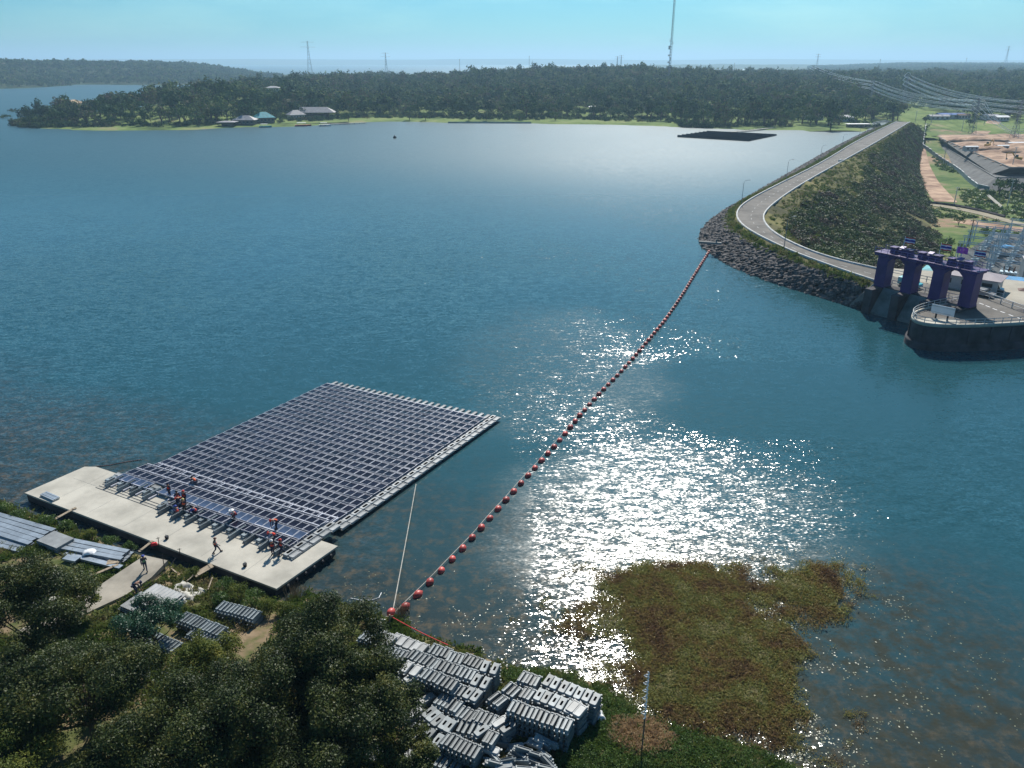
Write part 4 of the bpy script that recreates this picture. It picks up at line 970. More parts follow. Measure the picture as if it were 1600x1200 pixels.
for k in range(3):   # haunched beams between pier heads
    mb = MB(); x0 = gl*k/3+1.05; x1 = gl*(k+1)/3-1.05
    for sy in (-1.1, 1.1):
        pts = [(x0, 11.2), (x1, 11.2), (x1, 9.9)]+[(x0+(x1-x0)*(1-t), 9.9+.95*min(1, 3.2*t, 3.2*(1-t))) for t in np.linspace(.05, .95, 9)]+[(x0, 9.9)]
        n = len(pts); vs = [(x, sy-.15, z) for x, z in pts]+[(x, sy+.15, z) for x, z in pts]
        mb.add(vs, [tuple(range(n)), tuple(range(2*n-1, n-1, -1))]+[(i, (i+1) % n, n+(i+1) % n, n+i) for i in range(n)])
    mb.build('arched_beam', purple, gate)
MB().box((gl/2, sgn*.1, 11.35), (gl+3.4, 3.6, .28)).build('top_deck', purple, gate, bevel=.03)
mb = MB()
for sy in (-1.7, 1.9):
    mb.tube([(-1.6, sy*sgn, 12.4), (gl+1.6, sy*sgn, 12.4)], .05, 5); mb.tube([(-1.6, sy*sgn, 11.95), (gl+1.6, sy*sgn, 11.95)], .035, 5)
    for i in range(16): x = -1.6+(gl+3.2)*i/15; mb.tube([(x, sy*sgn, 11.5), (x, sy*sgn, 12.4)], .045, 5)
mb.build('railing', purple_l, gate)
for k in range(3):
    xm = gl*(k+.5)/3; h = MB()
    h.box((xm-1.5, 0, 12.0), (1.1, 1.4, 1.0), taper=.8); h.box((xm+1.5, 0, 12.0), (1.1, 1.4, 1.0), taper=.8)
    h.tube([(xm-1.4, 0, 12.1), (xm+1.4, 0, 12.1)], .3, 10); h.box((xm, .2, 11.85), (1.2, 1.0, .7)); h.box((xm-1.5, 0, 12.62), (1.3, 1.6, .12)); h.box((xm+1.5, 0, 12.62), (1.3, 1.6, .12))
    h.build('hoist', purple, gate, bevel=.03)
    c = MB(); c.box((xm, 0, 12.75), (.9, .9, .2), rx=.3); c.build('hoist_cover', purple_l, gate)
def flag(px, py, frac, label, cols):
    P = g0+gd*gl*frac; t = thing('flag', label, 'flag', (P.x+.3, P.y+.3, 11.5), 0, 'flags on the gantry')
    MB().tube([(0, 0, 0), (0, 0, 3.3)], .05, 6).build('flagpole', white, t)
    mb = MB(); nx = 10; ns = len(cols)
    ys = np.cumsum([0]+[c[1] for c in cols]); ys = ys/ys[-1]*1.15
    for i in range(nx):
        for j in range(ns):
            def pt(u, zz): return (u*1.8/nx, .14*math.sin(u*1.1)*min(1, u/3), 3.2-zz-.02*u)
            mb.mi = j; mb.add([pt(i, ys[j]), pt(i+1, ys[j]), pt(i+1, ys[j+1]), pt(i, ys[j+1])], [(0, 1, 2, 3)])
    o = mb.build('flag_cloth', [c[0] for c in cols], t); o.rotation_euler = (0, 0, -.25)
    return t
whf = M('flag white', (.8, .8, .8), .8); rdf = M('flag red', (.55, .03, .05), .8); blf = M('flag blue', (.03, .03, .25), .8); vif = M('flag violet', (.42, .08, .45), .8); ylf = M('flag yellow', (.75, .45, .25), .8)
thai = [(rdf, 1), (whf, 1), (blf, 2), (whf, 1), (rdf, 1)]
flag(0, 0, .16, 'striped red white and blue flag at the far left end of the gantry', thai)
flag(0, 0, .58, 'striped flag beside the violet flag on the gantry', thai)
fv = flag(0, 0, .76, 'violet flag with a small yellowish emblem on the gantry', [(vif, 1)])
MB().tube([(.85, -.22, 2.62), (.85, .1, 2.62)], .34, 12).build('emblem', ylf, fv)
flag(0, 0, .95, 'striped flag at the end of the gantry nearest the round parapet', thai)
# concrete below the gantry
sp = thing('spillway', 'grey green sloping gate slabs and dark piers under the purple gantry', 'spillway', g0, ga)
mb = MB()
for k in range(4): mb.box((gl*k/3, sgn*1.6, 1.9), (1.5, 5.6, 5.8))
mb.box((gl/2, -sgn*.6, 1.2), (gl+2, 2.2, 7.2)); mb.build('nose_pier', conc_dark, sp)
for k in range(3):
    x0, x1 = gl*k/3+.76, gl*(k+1)/3-.76; mb = MB(); y0, y1 = sgn*.6, sgn*3.6
    mb.add([(x0, y0, 4.7), (x1, y0, 4.7), (x1, y1, .4), (x0, y1, .4), (x0, y0, -1), (x1, y0, -1), (x1, y1, -1), (x0, y1, -1)], [(0, 1, 2, 3), (3, 2, 6, 7), (0, 3, 7, 4), (1, 5, 6, 2), (0, 4, 5, 1)])
    mb.build('gate_slab', conc_gate, sp)
a = Vector((*G(1366, 445, 4.9), 4.9)); b = Vector((*G(1328, 478, 0), 0)); d = b-a
w_ = MB(); nrm = Vector((-d.y, d.x, 0)).normalized()*.45
w_.add([tuple(p+s*nrm+Vector((0, 0, z))) for z in (-1.5, .45) for p, s in ((a, -1), (a, 1), (b, 1), (b, -1))], [(0, 3, 2, 1), (4, 5, 6, 7), (0, 1, 5, 4), (1, 2, 6, 5), (2, 3, 7, 6), (3, 0, 4, 7)])
tag(w_.build('wing_wall', conc_grey), 'slanting concrete wall running down the stones beside the gate slabs', 'wing wall')

# deck behind the gates, the round ended wharf and its parapet
ZD = 4.4
fr_px = [(1504, 470), (1470, 477), (1445, 482.5), (1432, 487), (1426, 491), (1424.5, 495.5), (1428, 500.5), (1437, 504.5), (1452, 507.5), (1475, 509), (1500, 509.5), (1550, 508), (1600, 505), (1680, 500)]
FRL = smooth_line([G(*p, ZD) for p in fr_px], 90, 2)
bk_px = [(1680, 512), (1600, 488), (1575, 479), (1550, 469.5), (1526, 462)]
BKL = [G(*p, ZD) for p in bk_px]
BK2 = [(BKL[0][0]+25, BKL[0][1]-6)]+BKL
endx = FRL[-1]
wh = thing('wharf', 'round ended dark stained concrete wharf at the right edge of the lake', 'wharf', (FRL[0][0], FRL[0][1], 0))
o0 = FRL[0]; pl = [(p[0]-o0[0], p[1]-o0[1]) for p in FRL]+[(endx[0]-o0[0]+120, endx[1]-o0[1]-24), (endx[0]-o0[0]+120, endx[1]-o0[1]+30), (BKL[1][0]-o0[0]+14, BKL[1][1]-o0[1]+4)]+[(p[0]-o0[0], p[1]-o0[1]) for p in BKL[2:]]
mb = MB(); mb.prism(pl, -1.5, ZD); mb.build('wharf_wall', conc_dark, wh)
n = len(FRL); dF = np.gradient(FRL, axis=0); dF /= np.linalg.norm(dF, axis=1)[:, None]; nF = np.c_[dF[:, 1], -dF[:, 0]]
cen = FRL.mean(0)
if np.dot(nF[n//3], FRL[n//3]-cen) < 0: nF = -nF
def strip(lineA, zA, lineB, zB): pass
def profile(name, offs, mat, parent):
    """sweep a list of (outward offset, z) along the wharf front"""
    V = np.concatenate([z3(FRL-o0+nF*o_, z) for o_, z in offs]); I = np.arange(len(V)).reshape(len(offs), n)
    Q = np.stack([I[:-1, :-1], I[:-1, 1:], I[1:, 1:], I[1:, :-1]], -1).reshape(-1, 4)
    return npobj(name, V, Q, mat, parent)
profile('ledge', [(-.1, 1.15), (.45, 1.1), (.5, .9), (.55, -1.0)], conc_dark, wh)
profile('coping', [(-.35, ZD+.002), (-.35, ZD+.25), (.12, ZD+.25), (.12, ZD-.3), (-.05, ZD-.3)], concrete, wh)
mb = MB()
for i in range(0, n, 3): p = FRL[i]-o0; mb.tube([(p[0], p[1], ZD+.2), (p[0], p[1], ZD+1.15)], .06, 5)
mb.build('railing_post', kerbm, wh)
for i in range(4, n, 7):
    p = FRL[i]-o0+nF[i]*.03; MB().box((p[0], p[1], 1.6), (.35, .35, 4.8), math.atan2(nF[i][1], nF[i][0])).build('buttress', conc_dark, wh)
mb = MB()
for h in (.65, 1.15): mb.tube([(p[0]-o0[0], p[1]-o0[1], ZD+h) for p in FRL], .06, 5)
mb.build('handrail', kerbm, wh)
plw = [(p[0], p[1]) for p in FRL-nF*.4]+[(endx[0]+118, endx[1]-22), (endx[0]+118, endx[1]+12), (endx[0]+29, endx[1]+15)]+[(p[0], p[1]) for p in BKL[1:]]
tag(sheet('wharf_road', plw, ZD+.006, asphalt), kind='structure')
mb = MB()
for (px, py, qx, qy) in ((1530, 473.5, 1537, 476), (1540, 477.5, 1547, 480), (1551, 482, 1558, 484.5), (1563, 486.5, 1570, 489), (1576, 491.5, 1583, 494), (1589, 496, 1596, 498.5)):
    a = Vector(G(px, py, ZD)); b = Vector(G(qx, qy, ZD)); c = (a+b)/2; mb.box((c.x, c.y, ZD+.012), ((b-a).length, .22, .006), math.atan2(b.y-a.y, b.x-a.x))
tag(mb.build('lane_marks', white), kind='structure')
def railing(name, pts, z, h, label, step=2.2, mat=kerbm, posth=None):
    a = thing(name, label, 'railing', (pts[0][0], pts[0][1], z)); L = resample(pts, max(2, int(sum(math.dist(p, q) for p, q in zip(pts, pts[1:]))/step)+1)); L = L-np.array(pts[0])
    mb = MB()
    for p in L: mb.box((p[0], p[1], h/2), (.14, .14, h))
    mb.build('rail_posts', mat, a); mb = MB(); mb.tube([(p[0], p[1], h) for p in L], .07, 5); mb.tube([(p[0], p[1], h*.5) for p in L], .06, 5); mb.build('rail', mat, a); return a
railing('railing', BKL[1:], ZD, 1.1, 'pale railing along the back of the wharf road')
# deck / forecourt behind gates
FC = [(72.5, 147.5), (74.2, 158), (80, 161), (90, 158), (103, 150), (118, 140), (118, 124), (BKL[2][0], BKL[2][1]+.5), (BKL[-1][0], BKL[-1][1]), (82, 133)]
mb = MB(); mb.prism(FC, -13, ZD-.1); tag(mb.build('forecourt', M('dusty forecourt concrete', (.36, .33, .27), .95, .2, .15, detail=9)), kind='structure')
RD = [G(*p, ZD) for p in ((1369, 426), (1420, 444), (1470, 454), (1526, 464))]
tag(sheet('gate_road', [(71.5, 149.5), (75.6, 157.2), (80.5, 149.5), (90, 139), (94, 131), (86.5, 131), (78, 142)], ZD+.004, asphalt), kind='structure')
railing('railing', [(74.5, 146.5), (79, 140.3), (83.5, 134)], ZD, 1.1, 'low railing along the gate road between the purple piers')
railing('railing', [(77, 156.5), (82, 150), (92, 139)], ZD, 1.1, 'low railing on the far side of the gate road behind the piers')
# billboard seen from behind
pa = Vector(G(1461, 498, ZD)); pb = Vector(G(1479, 502, ZD)); dd = pb-pa
bb = thing('billboard', 'white blank backed sign board on two dark posts in the round end of the wharf', 'sign board', (pa.x, pa.y, ZD), math.atan2(dd.y, dd.x))
L = dd.length
for x in (0, L): MB().box((x, .1, .8), (.25, .2, 1.6)).build('sign_post', black, bb)
MB().box((L/2, 0, 1.7), (L*2.0, .1, 1.5)).build('sign_panel', M('sign back', (.62, .68, .72), .6, .05, .5), bb, bevel=.02)
mb = MB(); mb.box((L/2, -.08, 1.2), (L*1.98, .05, .08)); mb.box((L/2, -.08, 2.2), (L*1.98, .05, .08)); mb.build('sign_batten', kerbm, bb)
c = Vector(G(1466, 503, ZD)); mb = MB(); mb.prism([(c.x+3.6*math.cos(t)+.3*0, c.y+1.9*math.sin(t)) for t in np.linspace(0, 2*pi, 24)[:-1]], ZD+.008, ZD+.10)
tag(mb.build('paved_apron', concrete), 'pale oval concrete apron under the white sign board', 'apron')

# ------------------------------------------------------------------ houses and sheds
def house(x, y, z, w, l, h, rz, roofm, wallm, label, roof='hip', rh=1.6, over=.5, wins=3, cat='building', name='building', open_=False):
    t = thing(name, label, cat, (x, y, z), rz)
    if open_:
        mb = MB()
        for i in range(4):
            for sy in (-1, 1): mb.box((-w/2+.3+(w-.6)*i/3, sy*(l/2-.3), h/2), (.2, .2, h))
        mb.build('columns', wallm, t); MB().box((0, l*.1, h*.35), (w*.7, l*.5, h*.7)).build('inner_room', walld, t)
    else: MB().box((0, 0, h/2), (w, l, h)).build('wall', wallm, t)
    mb = MB(); hw, hl = w/2+over, l/2+over; e = .12
    if roof == 'hip': r = max(.01, hw-hl) if w > l else 0; top = [(-r, 0, h+rh), (r, 0, h+rh)] if w > l else [(0, -(hl-hw), h+rh), (0, hl-hw, h+rh)]
    else: top = [(-hw, 0, h+rh), (hw, 0, h+rh)] 
    B = [(-hw, -hl, h), (hw, -hl, h), (hw, hl, h), (-hw, hl, h)]; B2_ = [(a, b, c-e) for a, b, c in B]; vs = B+top+B2_
    if roof == 'hip' and w <= l: fs = [(0, 1, 4), (1, 2, 5, 4), (2, 3, 5), (3, 0, 4, 5)]
    else: fs = [(0, 1, 5, 4), (1, 2, 5), (2, 3, 4, 5), (3, 0, 4)]
    fs += [(0, 3, 2, 1), (6, 7, 1, 0), (7, 8, 2, 1), (8, 9, 3, 2), (9, 6, 0, 3), (9, 8, 7, 6)]
    vs2 = [(a, b, c+.002) for a, b, c in vs[:6]]+vs[6:]
    mb.add(vs2, [f for f in fs if f != (0, 3, 2, 1)]); mb.build('roof', roofm, t)
    if not open_:
        for i in range(wins):
            xx = -w/2+w*(i+.5)/wins; f = MB().box((xx, -l/2-.02, h*.55), (w/wins*.5, .06, h*.38)).build('window', glass, t)
            MB().box((xx, -l/2-.06, h*.55-h*.2), (w/wins*.56, .12, .08)).build('sill', white, f)
    return t
x, y = G(1512, 452, ZD); house(x+1.2, y+2, ZD-.1, 10.5, 5.5, 2.6, ga+.25, M('pinkish grey roof', (.36, .31, .32), .7, .1, .5), wallw, 'white walled building with pinkish grey roof behind the third and fourth piers', rh=.9, wins=3)
x, y = G(1590, 474, 2.5); house(x+3, y+2.5, -1, 9, 8, 3.6, ga+.5, tileroof, walld, 'low building with brown hipped roof right of the wharf road', rh=2.2, over=.8)
x, y = G(1600, 440, 0); house(x+5, y+3, -3, 7, 7, 7, ga+.5, greyroof, M('grey cladding', (.20, .24, .27), .6, .15, .5), 'tall grey box building cut by the right edge above the brown roof', rh=.5, over=.1)
x, y = G(1490, 426, 0); house(x, y+3, -4, 9, 6, 3.6, ga+.3, teal, wallw, 'small building with teal roof seen between the third and fourth piers', rh=1.2, wins=2)
mb = MB()
def car(px, py, z, rz, col, label, van=False):
    t = thing('parked_car', label, 'car', (*G(px, py, z), z), rz, 'cars by the white building'); L, w, h = 4.3, 1.75, 1.5
    pr = [(-L/2, .35), (L/2, .35), (L/2, .8), (L/2-.9, .95), (L/2-1.5, 1.45), (-L/2+.5, 1.5), (-L/2, .95)] if not van else [(-L/2, .35), (L/2, .35), (L/2, .95), (L/2-.7, 1.1), (L/2-1.0, 1.75), (-L/2, 1.75)]
    n = len(pr); mb = MB(); mb.add([(x, -w/2, zz) for x, zz in pr]+[(x, w/2, zz) for x, zz in pr], [tuple(range(n)), tuple(range(2*n-1, n-1, -1))]+[(i, n+i, n+(i+1) % n, (i+1) % n) for i in range(n)])
    mb.build('body', col, t, bevel=.08); MB().box((-.1, 0, 1.18), (2.4, w+.02, .35)).build('window', glass, t)
    for sx in (-1, 1):
        for sy in (-1, 1): MB().tube([(sx*1.35, sy*(w/2-.12), .33), (sx*1.35, sy*(w/2+.03), .33)], .33, 12).build('wheel', black, t)
    for sy in (-1, 1): MB().box((L/2+.01, sy*.6, .7), (.05, .35, .16)).build('headlight', white, t)
cdark = M('dark car paint', (.03, .03, .035), .3, .1, 1, spec=.6, coat=.5); csil = M('silver car paint', (.35, .36, .37), .3, .1, 1, metal=.5)
car(1541, 454, ZD-.1, ga+.3, cdark, 'dark car parked at the end of the white building'); car(1533, 462.5, ZD-.1, ga+.1, csil, 'silver car parked nearest to the purple piers'); car(1547, 457, ZD-.1, ga+.4, cdark, 'second dark car in front of the white building', True)
car(1421, 448, ZD, ga, M('turquoise car paint', (.1, .45, .5), .35), 'small turquoise truck seen between the first and second piers', True)

# ------------------------------------------------------------------ switchyard below the dam
def vg(px, py):
    z = -12
    for _ in range(5): x, y = G(px, py, z); z = float(vz(np.array([x]), np.array([y]))[0])
    return x, y, z
bm2 = M('switchyard steel', (.45, .55, .60), .5, .15, 1, metal=.2)
def gantry_mesh(w, h, sx):
    mb = MB()
    for _ in (0,):
        for sy in (-1, 1): mb.tube([(sx*w/2+sy*0, sy*.9, 0), (sx*w/2, sy*.18, h)], .12, 4)
        for k in range(5): z = h*(k+.5)/5; yy = .9*(1-z/h)+.18*z/h; mb.tube([(sx*w/2, -yy, z), (sx*w/2, yy, z+h*.08)], .06, 4)
    return mb.mesh('gantry_leg', bm2)
def gantry_beam(w, h):
    mb = MB()
    for sy in (-.25, .25):
        for dz in (0, .5): mb.tube([(-w/2-.6, sy, h+dz), (w/2+.6, sy, h+dz)], .07, 4)
    for k in range(10): x = -w/2+w*k/9; mb.tube([(x, -.25, h), (x+w/18, .25, h+.5)], .05, 4)
    return mb.mesh('gantry_beam', bm2)
gA = [gantry_mesh(8, 6.5, s) for s in (-1, 1)]; gB = gantry_beam(8, 6.5)
gt = thing('busbar_gantry', 'bluish steel gantry in the crowded switchyard below the dam', 'gantry', (0, 0, 0), 0, 'gantries in the switchyard')
[link(bpy.data.objects.new('gantry_leg', g_), gt) for g_ in gA]; link(bpy.data.objects.new('gantry_beam', gB), gt)
ins = thing('insulator_post', 'slim equipment post with insulators in the switchyard below the dam', 'insulator post', (0, 0, 0), 0, 'equipment posts in the switchyard')
MB().box((0, 0, 1.2), (.4, .4, 2.4)).box((0, 0, 2.35), (2.2, .3, .25)).build('support', bm2, ins)
mb = MB(); 
for k in range(5): mb.tube([(0, 0, 2.4+k*.45), (0, 0, 2.6+k*.45)], .26, 8); mb.tube([(0, 0, 2.6+k*.45), (0, 0, 2.85+k*.45)], .12, 6)
mb.build('insulator', M('pale porcelain', (.45, .5, .5), .3), ins)
trf = thing('transformer', 'big grey transformer with radiators in the switchyard', 'transformer', (0, 0, 0), 0, 'transformers in the switchyard')
MB().box((0, 0, 1.7), (4, 2.4, 3)).build('tank', bm2, trf, bevel=.1); mb = MB()
for k in range(8): mb.box((-1.7+k*.48, -1.7, 1.7), (.15, .9, 2.4))
mb.build('radiator', conc_grey, trf); mb = MB()
for k in (-1, 0, 1): mb.tube([(k*1.1, 0, 3.2), (k*1.3, 0, 4.6)], [.25, .1], 8)
mb.build('bushing', M('brown porcelain', (.12, .05, .03), .3), trf)
SYO = Vector((133, 205, 0)); e1 = Vector((math.cos(.95), math.sin(.95), 0)); e2 = Vector((math.cos(-.62), math.sin(-.62), 0)); k_ = 0
def wherev(P): return 0
yard = [Vector((*p, 0)) for p in ((124, 203), (139, 236), (172, 272), (190, 262), (230, 250), (175, 180), (145, 185))]; YP = [(p.x, p.y) for p in yard]
mb = MB(); mb.prism([(p.x, p.y) for p in yard], -13.4, -10.9); tag(mb.build('switchyard_ground', M('gravel yard', (.075, .085, .09), .95, .5, .25)), kind='structure')
first = {}
def place(proto, key, P, rz, lab):
    if key not in first: first[key] = 1; proto.location = P; proto.rotation_euler = (0, 0, rz); proto['label'] = lab; return proto
    return dup(proto, P, rz, lab)
def iny(P): return float(sdist(np.array([P.x]), np.array([P.y]), YP)[0]) > 1.5
for i in range(8):
    for j in range(-3, 6):
        P = SYO+e1*(-4+i*10)+e2*(1+j*9.2); P.z = -10.9
        if not iny(P): continue
        lab = ('bluish steel gantry in the near half of the switchyard below the dam' if i < 3 else 'bluish steel gantry in the middle of the switchyard below the dam' if i < 5 else 'bluish steel gantry in the far half of the switchyard below the dam')
        place(gt, 'g', P, math.atan2(e2.y, e2.x), lab)
for i in range(-3, 22):
    for j in range(-8, 15):
        if (i*3+j) % 7 == 0: continue
        P = SYO+e1*(0+i*3.9+R.uniform(-.4, .4))+e2*(1+j*4.2+R.uniform(-.3, .3)); P.z = -10.9
        if not iny(P): continue
        lab = 'slim equipment post with pale insulators in the near part of the switchyard' if i < 7 else 'slim equipment post with pale insulators in the far part of the switchyard'
        place(ins, 'i', P, R.uniform(-.1, .1), lab)
for k in range(4):
    P = SYO+e1*(1)+e2*(2+k*8.5)+Vector((0, 0, -10.9)); place(trf, 't', P, math.atan2(e2.y, e2.x), 'big grey transformer in the row at the near end of the switchyard')
for k in range(8):
    P = SYO+e1*(-4+k*10)+e2*-4; Q_ = P+e2*42; wire('busbar', 'thin bright conductor strung across the switchyard', 'conductor', sagpts((P.x, P.y, -4.2), (Q_.x, Q_.y, -4.2), .6, 10), .06, steel, 'conductors in the switchyard')
def barrier(px, py, w, h, rz, mat, label, dz=0, name='hoarding'):
    x, y, z = vg(px, py); t = thing(name, label, 'hoarding', (x, y, z+dz), rz); MB().box((0, 0, h/2), (w, .1, h)).build('panel', mat, t)
    mb = MB()
    for k in range(5): mb.box((-w/2+w*k/4, .12, h/2), (.1, .1, h+.1))
    mb.build('fence_post', steel_d, t)
x0_, y0_ = G(1560, 449, -1); 
t = thing('blue_canopy', 'bright blue tarpaulin roof between the white building and the switchyard', 'canopy', (x0_, y0_, -2), ga+.4)
MB().add([(-6, -2, 2.6), (6, -2, 2.6), (6, 2, 3.4), (-6, 2, 3.4), (-6, -2, 2.5), (6, -2, 2.5), (6, 2, 3.3), (-6, 2, 3.3)], [(0, 1, 2, 3), (7, 6, 5, 4), (0, 4, 5, 1), (1, 5, 6, 2), (2, 6, 7, 3), (3, 7, 4, 0)]).build('canopy_cover', blue, t)
mb = MB()
for x in (-5.8, 5.8):
    for y in (-1.9, 1.9): mb.tube([(x, y, 0 if True else 0), (x, y, 2.7)], .08, 6)
mb.build('canopy_post', steel_d, t)
x0_, y0_, z0_ = vg(1564, 402); cl_ = thing('blue_canopy', 'small blue tarpaulin shelter in the middle of the switchyard', 'canopy', (x0_, y0_, -10.9), .3)
MB().box((0, 0, 2.5), (6, 3, .1)).build('canopy_cover', blue, cl_); mb = MB(); [mb.tube([(x, y, 0), (x, y, 2.5)], .06, 5) for x in (-2.8, 2.8) for y in (-1.3, 1.3)]; mb.build('canopy_post', steel_d, cl_)

# ------------------------------------------------------------------ construction pad and valley
def PV(px, py, z): return G(px, py, z)
zb, z1_, z2_ = -12.2, -8.0, -4.0
base = [PV(1452, 232, zb), PV(1533, 298, zb), PV(1720, 298, zb), (900, 560), (900, 640), PV(1452, 214, zb)]
t1 = [PV(1476, 230, z1_), PV(1556, 277.5, z1_), PV(1720, 277.5, z1_), (880, 560), (880, 630), PV(1476, 215, z1_)]
t1b = [PV(1482, 228.5, z1_), PV(1550, 272, z1_), PV(1720, 272, z1_), (870, 560), (870, 625), PV(1480, 215, z1_)]
t2 = [PV(1470, 217, z2_), PV(1578, 262.5, z2_), PV(1720, 262.5, z2_), (860, 560), (860, 620), PV(1466, 210.5, z2_)]
slope_c = M('shotcrete slope', (.13, .13, .125), .95, .25, .25, detail=9, bump=.08)
pad = thing('construction_terrace', 'stepped grey concrete slopes holding up the brown building site', 'terrace', (*base[1], zb))
bo = base[1]
def rl(P): return [(p[0]-bo[0], p[1]-bo[1]) for p in P]
MB().prism(rl(base), 0, z1_-zb, rl(t1)).build('lower_slope', slope_c, pad)
MB().prism(rl(t1b), z1_-zb, z2_-zb, rl(t2)).build('upper_slope', slope_c, pad)
mb = MB(); q = rl(t2); 
for a, b in ((q[0], q[1]), (q[1], q[2])): a = Vector(a); b = Vector(b); c = (a+b)/2; mb.box((c.x, c.y, z2_-zb+.25), ((b-a).length, .5, .5), math.atan2(b.y-a.y, b.x-a.x))
mb.build('coping', conc_grey, pad)
mb = MB(); q = rl(t1)
for a, b in ((q[0], q[1]), (q[1], q[2])): a = Vector(a); b = Vector(b); c = (a+b)/2; mb.box((c.x, c.y, z1_-zb+.12), ((b-a).length, .5, .3), math.atan2(b.y-a.y, b.x-a.x))
mb.build('berm_kerb', conc_grey, pad)
# brown earth on the terrace, with heaps
ex = np.linspace(215, 860, 160); ey = np.linspace(360, 640, 80)
tp = [(p[0], p[1]) for p in t2]
def earth_h(X, Y):
    d = sdist(X, Y, tp); return z2_+.02+sstep(1, 10, d)*(7*np.maximum(0, vnoise(X, Y, 34, 21)-.42)+4.5*np.maximum(0, vnoise(X, Y, 11, 22)-.5))
tag(grid('building_site_ground', ex, ey, earth_h, earth, lambda X, Y: sdist(X, Y, tp) > 3), kind='structure')
# ribbons
def ribbon(name, pxs, w, mat, dz=.12, n=60):
    pts = np.array([vg(*p)[:2] for p in pxs]); L = smooth_line(pts, n); d = np.gradient(L, axis=0); d /= np.linalg.norm(d, axis=1)[:, None]; nr = np.c_[-d[:, 1], d[:, 0]]
    rows = []
    for k in np.linspace(-1, 1, 5): q = L+nr*k*w/2; rows.append(np.c_[q, vz(q[:, 0], q[:, 1])+dz-.02*abs(k)])
    return loft(name, rows, mat)
ribbon('dirt_track', [(1426, 214), (1436, 240), (1440, 262), (1452, 285), (1468, 305), (1478, 316)], 9, earth, .2)
ribbon('valley_road', [(1448, 319), (1490, 325), (1530, 333), (1565, 343), (1600, 352), (1660, 362)], 5, M('tan road', (.30, .26, .18), .95, .2, .3), .2)
ribbon('dirt_road', [(1524, 219), (1535, 212), (1548, 205), (1553, 198)], 10, earth, .2)
ribbon('dirt_track', [(1500, 345), (1540, 352), (1600, 360), (1650, 364)], 10, earth, .1)
# panel fence
fp = [vg(1444, 209), vg(1441, 231), vg(1487, 262), vg(1530, 297), vg(1545, 299)]
fn = thing('panel_fence', 'long fence of bluish panels with white tops in front of the stepped slopes', 'fence', fp[0])
fl = resample([(p[0], p[1]) for p in fp], 30)
for i in range(29):
    a, b = fl[i], fl[i+1]; c = (a+b)/2-np.array(fp[0][:2]); L = np.linalg.norm(b-a); an = math.atan2(b[1]-a[1], b[0]-a[0]); z = float(vz(np.array([a[0]]), np.array([a[1]]))[0])-fp[0][2]
    o = MB().box((c[0], c[1], z+.9), (L*.98, .15, 2.4), an).build('fence_panel', M('bluish fence panel', (.16, .24, .28), .7) if i == 0 else bpy.data.materials['bluish fence panel'], fn)
    if i % 5 != 4: MB().box((c[0], c[1], z+2.2), (L*.8, .35, .25), an).build('panel_cap', white, o)
# low wall along valley road, diagonal pale slab, sheds, blue roof
wire('guard_wall', 'long low dark wall along the far side of the valley road', 'wall', [(x, y, z+.5) for x, y, z in (vg(1450, 318), vg(1490, 322), vg(1530, 330), vg(1570, 340))], .5, conc_dark, seg=4)
a = vg(1543, 313); b = vg(1565, 326); wire('chute', 'short pale concrete chute sloping beside the valley road', 'chute', [(a[0], a[1], a[2]+2), (b[0], b[1], b[2]+.6)], .7, concrete, seg=4)
for (px, py, w, l, h, rm, lb) in ((1483, 191, 22, 8, 3.5, M('blue metal roof', (.05, .12, .35), .5), 'long shed with deep blue roof beyond the green field'), (1464, 191.5, 16, 7, 3, greyroof, 'pale grey shed left of the blue roofed shed'), (1543, 197, 12, 7, 3.2, greyroof, 'grey shed beside the red dirt road'), (1560, 201, 10, 7, 3, white, 'small white shed right of the red dirt road'), (1502, 129+64, 10, 6, 3, tileroof, 'small brown shed right of the blue roofed shed')):
    x, y, z = vg(px, py); house(x, y, z, w, l, h, 0, rm, wallw, lb, 'gable', 1.2, wins=4)
for (px, py, s_, lb) in ((1516, 234.5, 1, 'white site cabin on the brown building site'), (1585, 228, 1.3, 'long white site shed at the right edge of the building site'), (1565, 233, .9, 'small pale site hut in the middle of the building site')):
    x, y = G(px, py, z2_+1); house(x, y, z2_+.5, 8*s_, 3*s_, 2.6, .1, white, wallw, lb, 'gable', .3, .1, 3)
